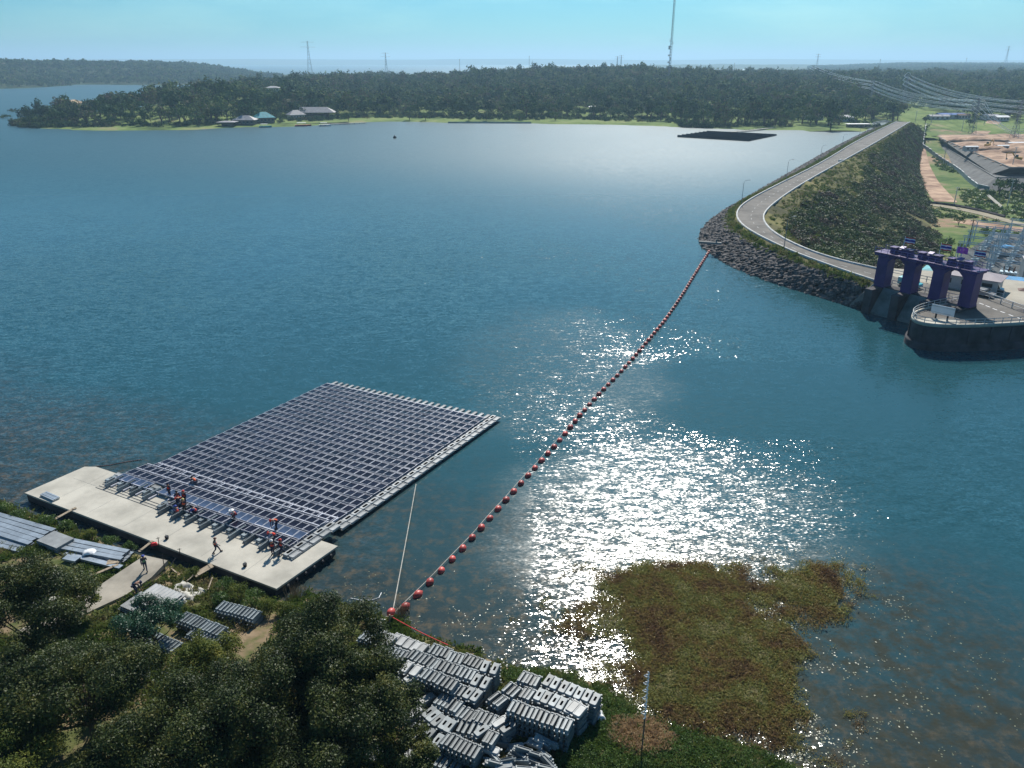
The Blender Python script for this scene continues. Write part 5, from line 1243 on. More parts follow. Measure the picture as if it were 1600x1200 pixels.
# heaps and machines on the building site
for i, (px, py, r_, lb) in enumerate(((1500, 222, 5, 'reddish earth heap at the left end of the building site'), (1530, 222, 7, 'large reddish earth heap at the back of the building site'), (1552, 236, 6, 'dark earth heap in the middle of the building site'), (1585, 240, 6, 'long pale earth heap near the right edge of the site'), (1560, 222, 5, 'small earth heap behind the dark heap'), (1476, 219, 4, 'pink earth heap beside the top of the panel fence'))):
    x, y = G(px, py, z2_); z = z2_ if i != 5 else -12; mb = MB(); mb.ball((0, 0, 0), r_, 16, 8, (1.6, 1.1, .45), R, .18); o = mb.build('earth_heap', earth, smooth=True); o.location = (x, y, z+.2); tag(o, lb, 'heap')
def digger(px, py, lb, rz):
    x, y = G(px, py, z2_+1); t = thing('excavator', lb, 'excavator', (x, y, z2_+.4), rz); yl = bpy.data.materials.get('machine yellow') or M('machine yellow', (.55, .32, .04), .5)
    for s in (-1, 1): MB().box((0, s*1.1, .45), (4, .6, .9), taper=.85).build('track', black, t)
    MB().box((-.3, 0, 1.6), (3.4, 2.4, 1.2)).build('body', yl, t, bevel=.1); MB().box((.6, .6, 2.6), (1.4, 1.1, 1.4), taper=.85).build('cab', glass, t)
    MB().tube([(1.2, -.3, 1.8), (3.4, -.3, 4.4), (5.6, -.3, 3.6)], [.35, .3, .22], 6).build('boom_arm', yl, t); MB().tube([(5.6, -.3, 3.6), (5.2, -.3, 1.2)], [.22, .18], 6).build('dipper', yl, t); MB().box((5.1, -.3, .9), (.9, 1.0, .8), taper=.7).build('bucket', steel_d, t)
digger(1543, 229, 'yellow excavator behind the dark earth heap on the building site', .6); digger(1590, 250, 'yellow excavator near the right edge of the building site', 2.5)
# utility poles
def upole(px, py, h, label, cat='pole', loc=None, arm=2.2, mat=None, zz=None):
    x, y, z = loc or vg(px, py); t = thing('utility_pole', label, 'utility pole', (x, y, z), R.uniform(-.3, .3), 'utility poles below the dam'); m_ = mat or kerbm
    MB().tube([(0, 0, 0), (0, 0, h)], [.22, .14], 7).build('pole_shaft', m_, t)
    MB().box((0, 0, h-.4), (arm, .16, .16)).build('crossarm', m_, t); MB().box((0, 0, h-1.5), (arm*.8, .14, .14)).build('crossarm', m_, t)
    mb = MB()
    for k in (-1, 0, 1): mb.tube([(k*arm*.42, 0, h-.32), (k*arm*.42, 0, h-.02)], .09, 6)
    mb.build('insulator', white, t)
upole(1574, 321, 11, 'pale utility pole with two crossarms right of the concrete chute')
upole(1490, 322, 8, 'utility pole at the left part of the valley road')
upole(1512, 385, 9, 'dark utility pole on the grass left of the switchyard', mat=woodpole)
upole(1473, 258, 9, 'utility pole behind the panel fence'); upole(1427, 205, 9, 'utility pole where the dam meets the valley woods'); upole(1452, 206, 9, 'utility pole in the bright green field'); upole(1501, 212, 9, 'utility pole at the right end of the bright green field'); upole(1548, 245, 9, 'utility pole on the building site', loc=(*G(1582, 258, z2_), z2_)); upole(0, 0, 9, 'thin pole among the posts beside the roofed sheds', loc=vg(1535, 206))
# lamp posts along the dam
lamp0 = thing('street_lamp', 'thin street lamp on the lake side of the dam road', 'street lamp', (0, 0, 0), 0, 'street lamps on the dam')
MB().tube([(0, 0, 0), (0, 0, 6.5), (.3, 0, 7.2), (1.5, 0, 7.5)], [.09, .06, .05, .04], 6).build('lamp_pole', steel_d, lamp0); MB().box((1.6, 0, 7.5), (.7, .25, .12)).build('lamp_head', kerbm, lamp0)
labs = ['first thin street lamp before the bend of the dam road', 'thin street lamp at the outer side of the bend', 'thin street lamp just past the bend', 'thin street lamp at the start of the long straight', 'thin street lamp a third along the straight', 'thin street lamp midway along the straight', 'thin street lamp past the middle of the straight', 'thin street lamp near the far end of the dam']
kk = mixp(out, inn, -.1); dk = np.r_[0, np.cumsum(np.linalg.norm(np.diff(kk, axis=0), axis=1))]
for i, lb in enumerate(labs):
    x, y, a = along(kk, dk[-1]*(i+.5)/8.2)
    if i == 0: lamp0.location = (x, y, 4.9); lamp0.rotation_euler = (0, 0, a-pi/2); lamp0['label'] = lb
    else: dup(lamp0, (x, y, 4.9), a-pi/2, lb)
t = thing('bollard_block', 'small white concrete block at the valley side of the dam road', 'block', (*G(1313, 251.5, 5.2), 5.0), .8); MB().box((0, 0, .4), (3, .6, .8)).build('block_body', white, t, bevel=.05); MB().box((0, 0, .85), (3.1, .7, .12)).build('cap', kerbm, t)
x, y = G(1110, 375, 3.6); t = thing('stone_landing', 'small grey concrete landing in the boulders where the red barrier ends', 'landing', (x, y, 2.6), -.3); MB().box((0, 0, .3), (5.5, 1.0, .5)).build('slab', conc_grey, t, bevel=.05); MB().box((1.5, 0, .9), (.4, .4, .8)).build('anchor', conc_grey, t)

# ------------------------------------------------------------------ pylons, mast, power lines
def pylon(x, y, z, h, rz, label, arms=3, aw=None, base=None, group='power pylons', cat='pylon', rr=.14, name='pylon'):
    t = thing(name, label, cat, (x, y, z), rz, group); b = base or h*.16; aw = aw or h*.2; waist = h*.045
    lv = np.r_[np.linspace(0, .62, 6), np.linspace(.7, 1.0, 5)]; wd = [b/2*(1-l/.62)+waist/2*(l/.62) if l < .62 else waist/2*(1-.6*(l-.62)/.38) for l in lv]
    mb = MB()
    for sx, sy in ((-1, -1), (1, -1), (1, 1), (-1, 1)): mb.tube([(sx*w, sy*w, h*l) for l, w in zip(lv, wd)], rr, 4)
    mb.build('tower_leg', steel_d, t)
    mb = MB()
    for i in range(len(lv)-1):
        w0, w1, z0, z1 = wd[i], wd[i+1], h*lv[i], h*lv[i+1]
        for (ax, ay, bx, by) in ((-1, -1, 1, -1), (1, -1, 1, 1), (1, 1, -1, 1), (-1, 1, -1, -1)):
            mb.tube([(ax*w0, ay*w0, z0), (bx*w1, by*w1, z1)], rr*.55, 3, False); mb.tube([(bx*w0, by*w0, z0), (ax*w1, ay*w1, z1)], rr*.55, 3, False)
    mb.build('bracing', steel_d, t)
    for k in range(arms):
        zz = h*(.97-.12*k); a_ = aw*(.85 if k != 1 else 1); mb = MB()
        for s in (-1, 1): mb.tube([(0, 0, zz+h*.025), (s*a_, 0, zz)], rr*.7, 3); mb.tube([(0, 0, zz-h*.012), (s*a_, 0, zz)], rr*.7, 3)
        mb.build('crossarm', steel_d, t)
    return t
# (px, base y guess by distance) : x from pixel at given distance
def far_x(px, y, z=0):
    a = (px-800)/F; zz = z-CH; d = y*math.cos(PIT)-zz*math.sin(PIT); return a*d
pyl = {}
for key, px, y, z, h, rz, lb in (('e', 1590, 560, -8, 29, .15, 'large lattice pylon at the right edge above the building site'), ('d', 1524, 600, -7, 27, .2, 'large lattice pylon left of the one at the right edge'),
                                 ('c', 1414, 800, 2, 31.5, .5, 'lattice pylon in the woods where a group of wires starts in a loop'), ('b', 1362, 790, 2, 26.5, .5, 'lattice pylon in the woods left of the looped wires'), ('a', 1268, 1500, 8, 31, .4, 'far pylon carrying the leftmost bundle of wires')):
    x = far_x(px, y, z+h*.5); pyl[key] = (x, y, z, h, rz); pylon(x, y, z, h, rz, lb)
def tip(key, k, s):
    x, y, z, h, rz = pyl[key]; aw = h*.2*(.85 if k != 1 else 1); return (x+s*aw*math.cos(rz), y+s*aw*math.sin(rz), z+h*(.97-.12*k)-.6)
wirem = M('bright conductor', (.85, .87, .88), .3, .03, 1, metal=.2)
names = {('a', 'b'): 'from the far pylon to the pylon left of the loops', ('c', 'e'): 'from the looped pylon to the right edge pylon', ('b', 'd'): 'from the wood pylon to the second large pylon'}
for (p, q), lb in names.items():
    for k in range(3):
        for s in (-1, 1):
            for o2 in ((-.35, .35) if p != 'a' else (0,)):
                A = Vector(tip(p, k, s))+Vector((0, 0, o2)); B_ = Vector(tip(q, k, s))+Vector((0, 0, o2))
                wire('power_line', ('upper', 'middle', 'lower')[k]+(' left' if s < 0 else ' right')+' conductor '+lb, 'power line', sagpts(A, B_, 4.5 if p != 'a' else 3.5, 30), .09 if p != 'a' else .13, wirem, 'overhead conductors')
for k in range(3):
    for s in (-1, 1):
        P = Vector(tip('d', k, s)); Q_ = Vector((*G(1600+10*k, 205+6*s+k*3, -3), -3)); wire('power_line', ('upper', 'middle', 'lower')[k]+(' left' if s < 0 else ' right')+' conductor slanting down from the second large pylon to the right', 'power line', sagpts(P, Q_, 5, 20), .12, wirem, 'overhead conductors')
        P = Vector(tip('e', k, s)); Q_ = P+Vector((160, -30-12*k, -6)); wire('power_line', ('upper', 'middle', 'lower')[k]+(' left' if s < 0 else ' right')+' conductor leaving the right edge pylon out of view', 'power line', sagpts(P, Q_, 5, 16), .12, wirem, 'overhead conductors')
# loops on pylon c
for k in range(3):
    a = Vector(tip('c', k, -1)); b = Vector(tip('c', k, 1)); wire('jumper_loop', ('upper', 'middle', 'lower')[k]+' jumper loop on the pylon in the woods', 'power line', [a.lerp(b, t)+Vector((0, 0, 3.2*math.sin(pi*t))) for t in np.linspace(0, 1, 14)], .13, wirem, 'jumper loops')
# small far pylons on the skyline
for px, top, y, lb in ((480, 64, 1500, 'tall far pylon on the skyline above the left part of the woods'), (602, 82, 1600, 'smaller skyline pylon right of the tall left one'), (965, 88, 2300, 'left one of two close skyline pylons near the tall mast'), (971, 86, 2500, 'right one of two close skyline pylons near the tall mast'), (1279, 84, 2300, 'thin skyline pylon above the leftmost wires'), (1577, 72, 2800, 'thin tall skyline pylon near the right edge')):
    P = GD(px, top, y); zg = 12; pylon(P[0], y, zg, P[2]-zg, .4, lb, 2, rr=.13 if y < 2000 else .22)
for px, top, y, lb in ((827, 87, 1900, 'thin pole mast on the skyline left of the middle'), (718, 92, 1800, 'short thin mast on the skyline above the lawns'), (1376, 92, 1800, 'short skyline mast above the looped pylon'), (1017, 99, 1900, 'short mast left of the tall lattice mast'), (1148, 98, 2000, 'short mast on the skyline right of the tall mast'), (1511, 90, 2200, 'short mast on the right skyline')):
    P = GD(px, top, y); zg = 12; t = thing('radio_mast', lb, 'mast', (P[0], y, zg), 0, 'thin masts on the skyline'); MB().tube([(0, 0, 0), (0, 0, P[2]-zg)], [.6, .35], 5).build('mast_shaft', steel_d, t); MB().box((0, 0, P[2]-zg-2), (3, .4, .4)).build('aerial', steel_d, t)
# tall telecom mast
ym = 1050; x = far_x(1045.5, ym, 30); zg = 22; hm = 150-zg; w = 1.5
t = thing('lattice_mast', 'very tall slender red and grey lattice mast rising out of the top of the picture', 'mast', (x, ym, zg))
legs = [(w*math.cos(a), w*math.sin(a)) for a in (pi/2, pi/2+2*pi/3, pi/2+4*pi/3)]
for lx, ly in legs: MB().tube([(lx, ly, 0), (lx*.8, ly*.8, hm)], .13, 4).build('mast_leg', steel_d, t)
mb = MB(); nb_ = 40
for i in range(nb_):
    for j in range(3):
        a = legs[j]; b = legs[(j+1) % 3]; mb.tube([(a[0], a[1], hm*i/nb_), (b[0], b[1], hm*(i+1)/nb_)], .11, 3, False); mb.tube([(b[0], b[1], hm*i/nb_), (a[0], a[1], hm*(i+1)/nb_)], .11, 3, False)
mb.build('bracing', steel_d, t)
for zz, r_ in ((22, 1.0), (30, 1.0), (38, 1.2), (40, 1.2)):
    MB().tube([(-2.4, -.6, zz), (-2.4, -1.2, zz)], r_, 10).build('dish', kerbm, t)
MB().box((2.0, 0, 44), (.5, .5, 3)).box((-2.0, 0, 47), (.5, .5, 3)).box((0, -2, 26), (.5, .5, 3)).build('antenna', kerbm, t)

# ------------------------------------------------------------------ second array on the far side, boats, jetties, buildings on the far shore
q = [G(1058, 213, .5), G(1170, 219.5, .5), G(1214, 210.5, .5), G(1110, 205.5, .5)]
t = thing('solar_array', 'distant dark floating solar array near the far shore left of the dam', 'solar array', (*q[0], 0))
r0 = q[0]; qq = [Vector((p[0]-r0[0], p[1]-r0[1])) for p in q]
MB().prism([tuple(v) for v in qq], .1, .4).build('float_deck', conc_dark, t)
for i in range(8):
    f0 = (i+.05)/8; f1 = (i+.9)/8; a = qq[0].lerp(qq[3], f0); b = qq[1].lerp(qq[2], f0); c = qq[1].lerp(qq[2], f1); d = qq[0].lerp(qq[3], f1)
    MB().add([(a.x, a.y, 1.4), (b.x, b.y, 1.4), (c.x, c.y, .9), (d.x, d.y, .9), (a.x, a.y, .5), (b.x, b.y, .5), (c.x, c.y, .5), (d.x, d.y, .5)], [(0, 1, 2, 3), (3, 2, 6, 7), (0, 4, 5, 1), (0, 3, 7, 4), (1, 5, 6, 2)]).build('panel_row', M('far panel cells', (.02, .02, .035), .9, .2, .1, spec=.05) if i == 0 else bpy.data.materials['far panel cells'], t)
a = Vector(G(1140, 207, .6)); b = Vector(G(1208, 200, .6)); c = (a+b)/2; jt = thing('jetty', 'pale walkway from the distant solar array to the shore', 'jetty', (c.x, c.y, 0), math.atan2((b-a).y, (b-a).x))
MB().box((0, 0, .7), ((b-a).length, 2.2, .3)).build('walkway', concrete, jt); mb = MB(); [mb.tube([(k*5, s_, 0), (k*5, s_, 1.6)], .12, 5) for k in range(-6, 7) for s_ in (-1, 1)]; mb.build('jetty_pile', concrete, jt)
def boat(px, py, L, rz, col, label):
    x, y = G(px, py); t = thing('boat', label, 'boat', (x, y, 0), rz); n = 9; mb = MB(); vs = []
    for i in range(n):
        u = i/(n-1); w = .22*L*math.sin(min(1, (1-u)*1.6+.05)*pi/2)*(.75+.25*min(1, u*4)); xx = (u-.5)*L; k = .3*u**3
        vs += [(xx, -w, .9+k), (xx, -w*.6, -.1), (xx, w*.6, -.1), (xx, w, .9+k)]
    fs = [(4*i+j, 4*i+4+j, 4*i+5+j, 4*i+1+j) for i in range(n-1) for j in range(3)]+[(4*i, 4*i+3, 4*i+7, 4*i+4) for i in range(n-1)]+[(0, 1, 2, 3)]
    mb.add(vs, fs); mb.build('hull', col, t)
    MB().box((-.1*L, 0, 2.4), (L*.55, L*.3, .12)).build('canopy', white, t); mb = MB(); [mb.tube([(x_, y_, .8), (x_, y_, 2.4)], .06, 4) for x_ in (-.33*L, .13*L) for y_ in (-.12*L, .12*L)]; mb.build('canopy_post', steel, t)
boat(474, 197, 12, .2, M('red hull', (.4, .06, .05), .6), 'red hulled boat moored at the end of the restaurant pier'); boat(508, 197, 9, .1, white, 'small white boat right of the red hulled boat'); boat(415, 199, 9, .05, teal, 'small green boat moored left of the restaurant pier')
def far_house(px, py, w, l, h, rm, wm_, lb, rz=0, open_=False, rh=2.5, dz=0):
    z = 1.0
    for _ in range(4):
        x, y = G(px, py, z); z = float(far_h(np.array([x]), np.array([y]))[0])
    house(x, y, z+dz, w, l, h, rz, rm, wm_, lb, 'hip', rh, 1, 5, open_=open_)
far_house(491, 184, 34, 12, 4.5, greyroof, walld, 'long open restaurant hall with a wide pale grey roof on the far shore', .06, True, 4)
far_house(355, 188, 12, 9, 3, greyroof, walld, 'small dark pavilion with flat bright roof left of the restaurant', 0, True, .8)
far_house(383, 186, 15, 9, 3.5, greyroof, walld, 'grey roofed house under a spreading tree on the far shore', 0, False, 3); far_house(412, 183, 14, 10, 4, teal, walld, 'house with greenish roof left of the restaurant hall', .5, False, 4)
far_house(463, 186, 12, 8, 3.5, greyroof, wallw, 'gabled grey house touching the left end of the restaurant hall', .6, False, 3.5); far_house(119, 176, 16, 12, 6, tanroof, walld, 'house with a bright tan roof in the woods of the left point', .9, False, 3.5, 3)
far_house(168, 178, 8, 6, 4, white, wallw, 'tiny white roofed hut right of the tan roofed house', .2, False, 1.5, 2); far_house(428, 155, 12, 8, 4, greyroof, wallw, 'pale roof showing between crowns above the restaurant', .1, False, 1.5, 7); far_house(298, 120, 22, 10, 6, white, wallw, 'small bright roofs on top of the left wooded rise', 0, False, 1.5, 9)
far_house(1270, 187, 14, 8, 4, white, wallw, 'white building half hidden by trees near the far end of the lake', .1, False, 1.5); far_house(1340, 199, 16, 4, 2.5, white, glass, 'row of bright parked vehicles near the dam end', .05, False, .3)
far_house(1318, 190, 12, 7, 3.5, greyroof, wallw, 'pale low house behind the lone shore tree', 0, False, 1.5); far_house(928, 176, 8, 6, 5, white, wallw, 'small white hut behind the dark trees at the end of the lawn', 0, False, 1.5)
for x0, x1, lb in ((395, 545, 'low dark quay wall in front of the restaurant'), (700, 830, 'pale low stone edge of the long lawn')):
    a = G(x0, 196 if x0 < 600 else 192.5); b = G(x1, 193.5 if x0 < 600 else 193); wire('quay_wall', lb, 'wall', [(*a, .4), ((a[0]+b[0])/2, (a[1]+b[1])/2, .4), (*b, .4)], .7, conc_dark if x0 < 600 else concrete, seg=4)
# jetty of the restaurant
a = Vector(G(505, 196)); b = Vector(G(572, 193)); c = (a+b)/2; jt = thing('jetty', 'low jetty reaching right from the restaurant hall', 'jetty', (c.x, c.y, 0), math.atan2((b-a).y, (b-a).x)); MB().box((0, 0, .8), ((b-a).length, 2.5, .3)).build('walkway', concrete, jt); mb = MB(); [mb.tube([(k*4, 0, -.5), (k*4, 0, .8)], .2, 5) for k in range(-4, 5)]; mb.build('jetty_pile', conc_dark, jt)

# ------------------------------------------------------------------ forests
rgT = np.random.default_rng(21)
def far_template(kind, n=230):
    if kind == 'palm':
        Vs = []; Fs = []; off = 0
        for k in range(11):
            a = k*2*pi/11+.2; p = []
            for j in range(5):
                r_ = j/4; z = .55+.22*math.sin(r_*2.2)-.38*r_*r_; w_ = .10*(1-r_)+.02
                p += [(r_*.55*math.cos(a)-w_*math.sin(a), r_*.55*math.sin(a)+w_*math.cos(a), z), (r_*.55*math.cos(a)+w_*math.sin(a), r_*.55*math.sin(a)-w_*math.cos(a), z)]
            Vs += p; Fs += [(off+2*j, off+2*j+1, off+2*j+3, off+2*j+2) for j in range(4)]; off += 10
        return np.array(Vs), np.array(Fs)
    rad = {'round': (.62, .62, .5), 'tall': (.5, .5, .62), 'flat': (.85, .8, .34), 'cone': (.40, .40, .8)}[kind]
    V, Q = crown(rgT, rad, n, .08, lumps=15, cz=.12, lr=(.30, .46), jit=.3)
    if kind == 'cone': s_ = np.clip(1.1-(V[:, 2]+.4)*.65, .2, 1.2); V[:, 0] *= s_; V[:, 1] *= s_
    cv = ICV*np.array(rad)*.74*rgT.uniform(.85, 1.1, (len(ICV), 1)); cv[:, 2] += .10; Q2 = tri2quad(ICF)+len(V)
    return np.concatenate([V, cv]), np.concatenate([Q, Q2])
TK = ['round', 'round', 'tall', 'flat', 'round', 'round']; TT = [far_template(k) for k in TK]
def cand(x0, x1, y0, y1, st, rg):
    xs = np.arange(x0, x1, st); ys = np.arange(y0, y1, st); X, Y = np.meshgrid(xs, ys); X = X+rg.uniform(-.45, .45, X.shape)*st; Y = Y+rg.uniform(-.45, .45, Y.shape)*st
    return X.ravel(), Y.ravel()
X, Y = cand(-420, 1150, 600, 1560, 10.8, rgT)
d = sdist(X, Y, PRP); inv = np.abs(X) < .70*Y+25
lawn = ((X > -205) & (X < 128) & (d < 38+10*vnoise(X, Y, 30, 2))) | ((X > 205) & (X < 262) & (d < 20) & (Y < 640)) | ((X > 262) & (Y < 655+.1*(X-262)))
road_far = (np.abs(X-(278+(Y-580)*.0)) < 9) & (Y < 640)
house_spots = [(o.location.x, o.location.y) for o in SC.objects if o.type == 'EMPTY' and o.get('category') == 'building' and o.location.y > 500]
clear = np.zeros(len(X), bool)
for p_, q_ in (('b', 'd'), ('c', 'e')):
    a_, b_ = np.array(pyl[p_][:2]), np.array(pyl[q_][:2]); t_ = np.clip(((X-a_[0])*(b_-a_)[0]+(Y-a_[1])*(b_-a_)[1])/np.sum((b_-a_)**2), 0, 1)
    clear |= np.hypot(X-a_[0]-t_*(b_-a_)[0], Y-a_[1]-t_*(b_-a_)[1]) < 16
for hx, hy in house_spots: clear |= (np.abs(X-hx) < 12) & (Y < hy+6) & (Y > hy-22)
k = (d > 2) & inv & ~lawn & ~road_far & ~clear & (vnoise(X, Y, 45, 6) > .06)
X, Y, d = X[k], Y[k], d[k]; o_ = np.argsort(Y); X, Y, d = X[o_], Y[o_], d[o_]
Z = far_h(X, Y); S = (6.5+11.5*rgT.random(len(X))**1.7)*(.8+.45*vnoise(X, Y, 60, 12)); S = np.where(d < 14, S*.8, S)
NI = 285
def tree_meshes(kind, i):
    V, Q = TT[i]; cm = npmesh('crown', V, Q, leaf_far); mb = MB(); mb.tube([(0, 0, -.5), (.01, .01, -.2), (0, 0, .1)], [.04, .03, .02], 6)
    for a in (.5, 2.4, 4.4): mb.tube([(0, 0, -.25), (.18*math.cos(a), .18*math.sin(a), .05)], [.025, .012], 4)
    return cm, mb.mesh('trunk', bark)
TM = [tree_meshes(k, i) for i, k in enumerate(TK)]
kn = {'round': 'round crowned', 'tall': 'tall narrow', 'flat': 'broad spreading', 'cone': 'pointed'}
def zone(x):
    if x < -300: return 'at the tip of the left point'
    if x < -230: return 'on the left point before the restaurant'
    if x < -150: return 'around the restaurant on the far shore'
    if x < -60: return 'behind the left part of the lawn'
    if x < 40: return 'behind the middle of the long lawn'
    if x < 130: return 'behind the right end of the lawn'
    if x < 210: return 'on the dark shore behind the distant array'
    if x < 290: return 'near the far end of the dam'
    return 'beyond the valley fields on the right'
def far_tree(x, y, z, s, i, lab=None, rz=None, grp=None):
    kd = TK[i]; t = thing('palm_tree' if kd == 'palm' else 'broadleaf_tree', lab or (kn[kd]+' dark green tree '+zone(x)), 'tree', (x, y, z+.42*s), rz if rz is not None else R.uniform(0, 6), grp or 'trees of the far woods')
    t.scale = (s, s, s); link(bpy.data.objects.new('crown', TM[i][0]), t); link(bpy.data.objects.new('trunk', TM[i][1]), t); return t
for i in range(NI): far_tree(X[i], Y[i], Z[i], S[i], int(rgT.integers(0, len(TK))))
P = np.stack([X[NI:], Y[NI:], Z[NI:]+.36*S[NI:]], 1); SS = S[NI:, None]*rgT.uniform(.85, 1.2, (len(P), 3))
V, Q = scatter(TT, P, SS, rgT); tag(npobj('woodland', V, Q, leaf_far), 'dense dark woodland covering the far bank behind the nearest trees', 'woodland', kind='stuff')
# lone trees
def lone(px, py, s, i, lab, z=None):
    zz = 1.0
    for _ in range(4):
        x, y = G(px, py, zz); zz = float(far_h(np.array([x]), np.array([y]))[0])
    far_tree(x, y, zz, s, i, lab, grp='lone trees on the far shore')
lone(1296, 211, 10.5, 0, 'lone round tree at the water edge before the dam end'); lone(388, 191, 15, 3, 'wide umbrella shaped tree beside the grey roofed house')
for px, s_, lb in ((733, 7, 'small pointed tree on the lawn left of the middle'), (760, 7.5, 'pair of pointed small trees in the middle of the lawn'), (812, 7, 'rounded small tree standing on the lawn edge'), (868, 8, 'dark small tree on the lawn right of the middle'), (640, 8, 'dark round tree at the left end of the lawn'), (665, 7, 'second dark tree at the left end of the lawn'), (545, 8, 'palm like tree right of the restaurant hall')):
    lone(px, 188 if px > 600 else 190, s_, 2 if 'pointed' in lb else 0, lb)
for px, py in ((10, 190), (20, 180)): lone(px, py, 7, 3, 'low spreading tree at the very tip of the left point' if px == 10 else 'small leaning tree behind the tip of the left point')
# bushes along the water's edge outside the lawn
SBT = [crown(rgT, (1, 1, .8), 120, .17, lumps=12, lr=(.3, .5), low=-.1) for _ in range(3)]
n = 15000; X = rgT.uniform(-400, 270, n); Y = rgT.uniform(590, 720, n); d_s = sdist(X, Y, PRP); k = (d_s > .5) & (d_s < 42) & ~((X > -200) & (X < 124)) & ~((X > 205) & (X < 262)) & ~((X > -255) & (X < -160) & (d_s < 20)) & (rgT.random(n) < np.where(d_s < 9, .95, .40-.008*d_s)); X, Y = X[k], Y[k]
V, Q = scatter(SBT, np.c_[X, Y, far_h(X, Y)+.6], rgT.uniform(1.4, 4.2, len(X)), rgT); tag(npobj('shore_bushes', V, Q, leaf_far), 'thick dark bushes along the far shore on both sides of the lawn', 'bushes', kind='stuff')
n = 1500; X = rgT.uniform(-200, 130, n); Y = rgT.uniform(600, 760, n); d_s = sdist(X, Y, PRP); k = (d_s > 26) & (d_s < 75); X, Y = X[k], Y[k]
V, Q = scatter(SBT, np.c_[X, Y, far_h(X, Y)+.5], rgT.uniform(1.2, 3.6, len(X)), rgT); tag(npobj('lawn_edge_bushes', V, Q, leaf_far), 'bushes under the trees at the back of the lawn', 'bushes', kind='stuff')
# farther woods as one mass each
small = [(IC1V*np.array([.8, .8, .5])*rgT.uniform(.75, 1.2, (len(IC1V), 1)), tri2quad(IC1F)) for _ in range(4)]
TS = []
for _ in range(4):
    V1, Q1 = crown(rgT, (.8, .8, .55), 46, .2, lumps=9); TS.append((np.concatenate([V1, small[_][0]*.85]), np.concatenate([Q1, small[_][1]+len(V1)])))
X, Y = cand(-300, 3400, 1560, 4600, 19, rgT); dd_ = sdist(X, Y, PRP); k = (dd_ > 0) & (np.abs(X) < .70*Y+30) & (vnoise(X, Y, 160, 31) > .12); X, Y = X[k], Y[k]
S = rgT.uniform(9, 17, len(X)); P = np.stack([X, Y, far_h(X, Y)+5], 1)
V, Q = scatter(TS, P, S, rgT); tag(npobj('distant_woods', V, Q, leaf_far), 'hazy woods stretching to the horizon on the right', 'woodland', kind='stuff')
X, Y = cand(-2300, -150, 1400, 2500, 15, rgT); dd_ = sdist(X, Y, HLP); k = (dd_ > 3) & (np.abs(X) < .70*Y+30) & (dd_ < 420); X, Y = X[k], Y[k]
P = np.stack([X, Y, hill_h(X, Y)+3+5*rgT.random(len(X))], 1); V, Q = scatter(TS, P, 7+11*rgT.random(len(X))**1.5, rgT); tag(npobj('hill_woods', V, Q, leaf_far), 'bluish woods covering the hill behind the left point', 'woodland', kind='stuff')

# scrub on the dam slope and in the valley
def bushT(n, sz, rad=(1, 1, .75), lumps=10): return crown(rgT, rad, n, sz, lumps=lumps, lr=(.35, .55), low=-.1)
BT = [bushT(80, .22) for _ in range(4)]
def scr(n, smax):
    i = rgT.uniform(0, ND-2, n)**1.0; kx = i.astype(int); f = (i-kx)[:, None]; t = rgT.uniform(.10, 1.05, n)
    a = inn2[kx]*(1-f)+inn2[kx+1]*f; b = toe[kx]*(1-f)+toe[kx+1]*f; p = a*(1-t[:, None])+b*t[:, None]; z = 4.7+(hr(b[:, 1])-4.7)*t
    grassy = (t < np.interp(kx, [0, 30, 55, 80, 110], [.02, .06, .26, .16, .03])+.16*(vnoise(p[:, 0], p[:, 1], 16, 41)-.3))
    dens = vnoise(p[:, 0], p[:, 1], 14, 42)
    keep = ~grassy & (dens > .12); p, z = p[keep], z[keep]; return np.c_[p, z+.2]
P = scr(10500, 1.6); V, Q = scatter(BT, P, rgT.uniform(.6, 1.7, len(P)), rgT); tag(npobj('slope_scrub', V, Q, scrub_m), 'dark tangled scrub covering the valley slope of the dam', 'scrub', kind='stuff')
# tufts on the grassy shoulders
TF = []
for _ in range(4):
    n = 26; C = np.c_[rgT.normal(size=(n, 2))*.35, rgT.uniform(0, .35, n)]; N = rgT.normal(size=(n, 3)); N[:, 2] *= .3; N /= np.linalg.norm(N, axis=1)[:, None]; TF.append(leafquads(C, N, rgT.uniform(.16, .38, n), rgT, .3))
def tuftf(n):
    i = rgT.uniform(0, ND-2, n); kx = i.astype(int); f = (i-kx)[:, None]; t = rgT.uniform(.02, .55, n); lake = rgT.random(n) < .4
    a = inn2[kx]*(1-f)+inn2[kx+1]*f; b = toe[kx]*(1-f)+toe[kx+1]*f; a2 = shoulder[kx]*(1-f)+shoulder[kx+1]*f; b2 = wat[kx]*(1-f)+wat[kx+1]*f
    p = np.where(lake[:, None], a2*(1-t[:, None]*.5)+b2*t[:, None]*.5, a*(1-t[:, None])+b*t[:, None]); z = np.where(lake, 4.85*(1-t*.5), 4.7+(hr(b[:, 1])-4.7)*t); return np.c_[p, z+.05]
P = tuftf(5000); V, Q = scatter(TF, P, rgT.uniform(.6, 1.6, len(P)), rgT); tag(npobj('dam_grass', V, Q, grass_m), 'dry yellow green grass on the shoulders of the dam', 'grass', kind='stuff')
# valley vegetation
X = rgT.uniform(95, 520, 42000); Y = rgT.uniform(150, 640, 42000); k = (X > leftx(Y)+8) & (np.abs(X) < .72*Y+25) & (sdist(X, Y, [(p[0], p[1]) for p in base]) < -2) & (sdist(X, Y, [(p.x, p.y) for p in yard]) < -2) & (sdist(X, Y, FC) < -3)
dens = vnoise(X, Y, 26, 51)
pxx = 800+F*X/(Y*math.cos(PIT)+57*math.sin(PIT))
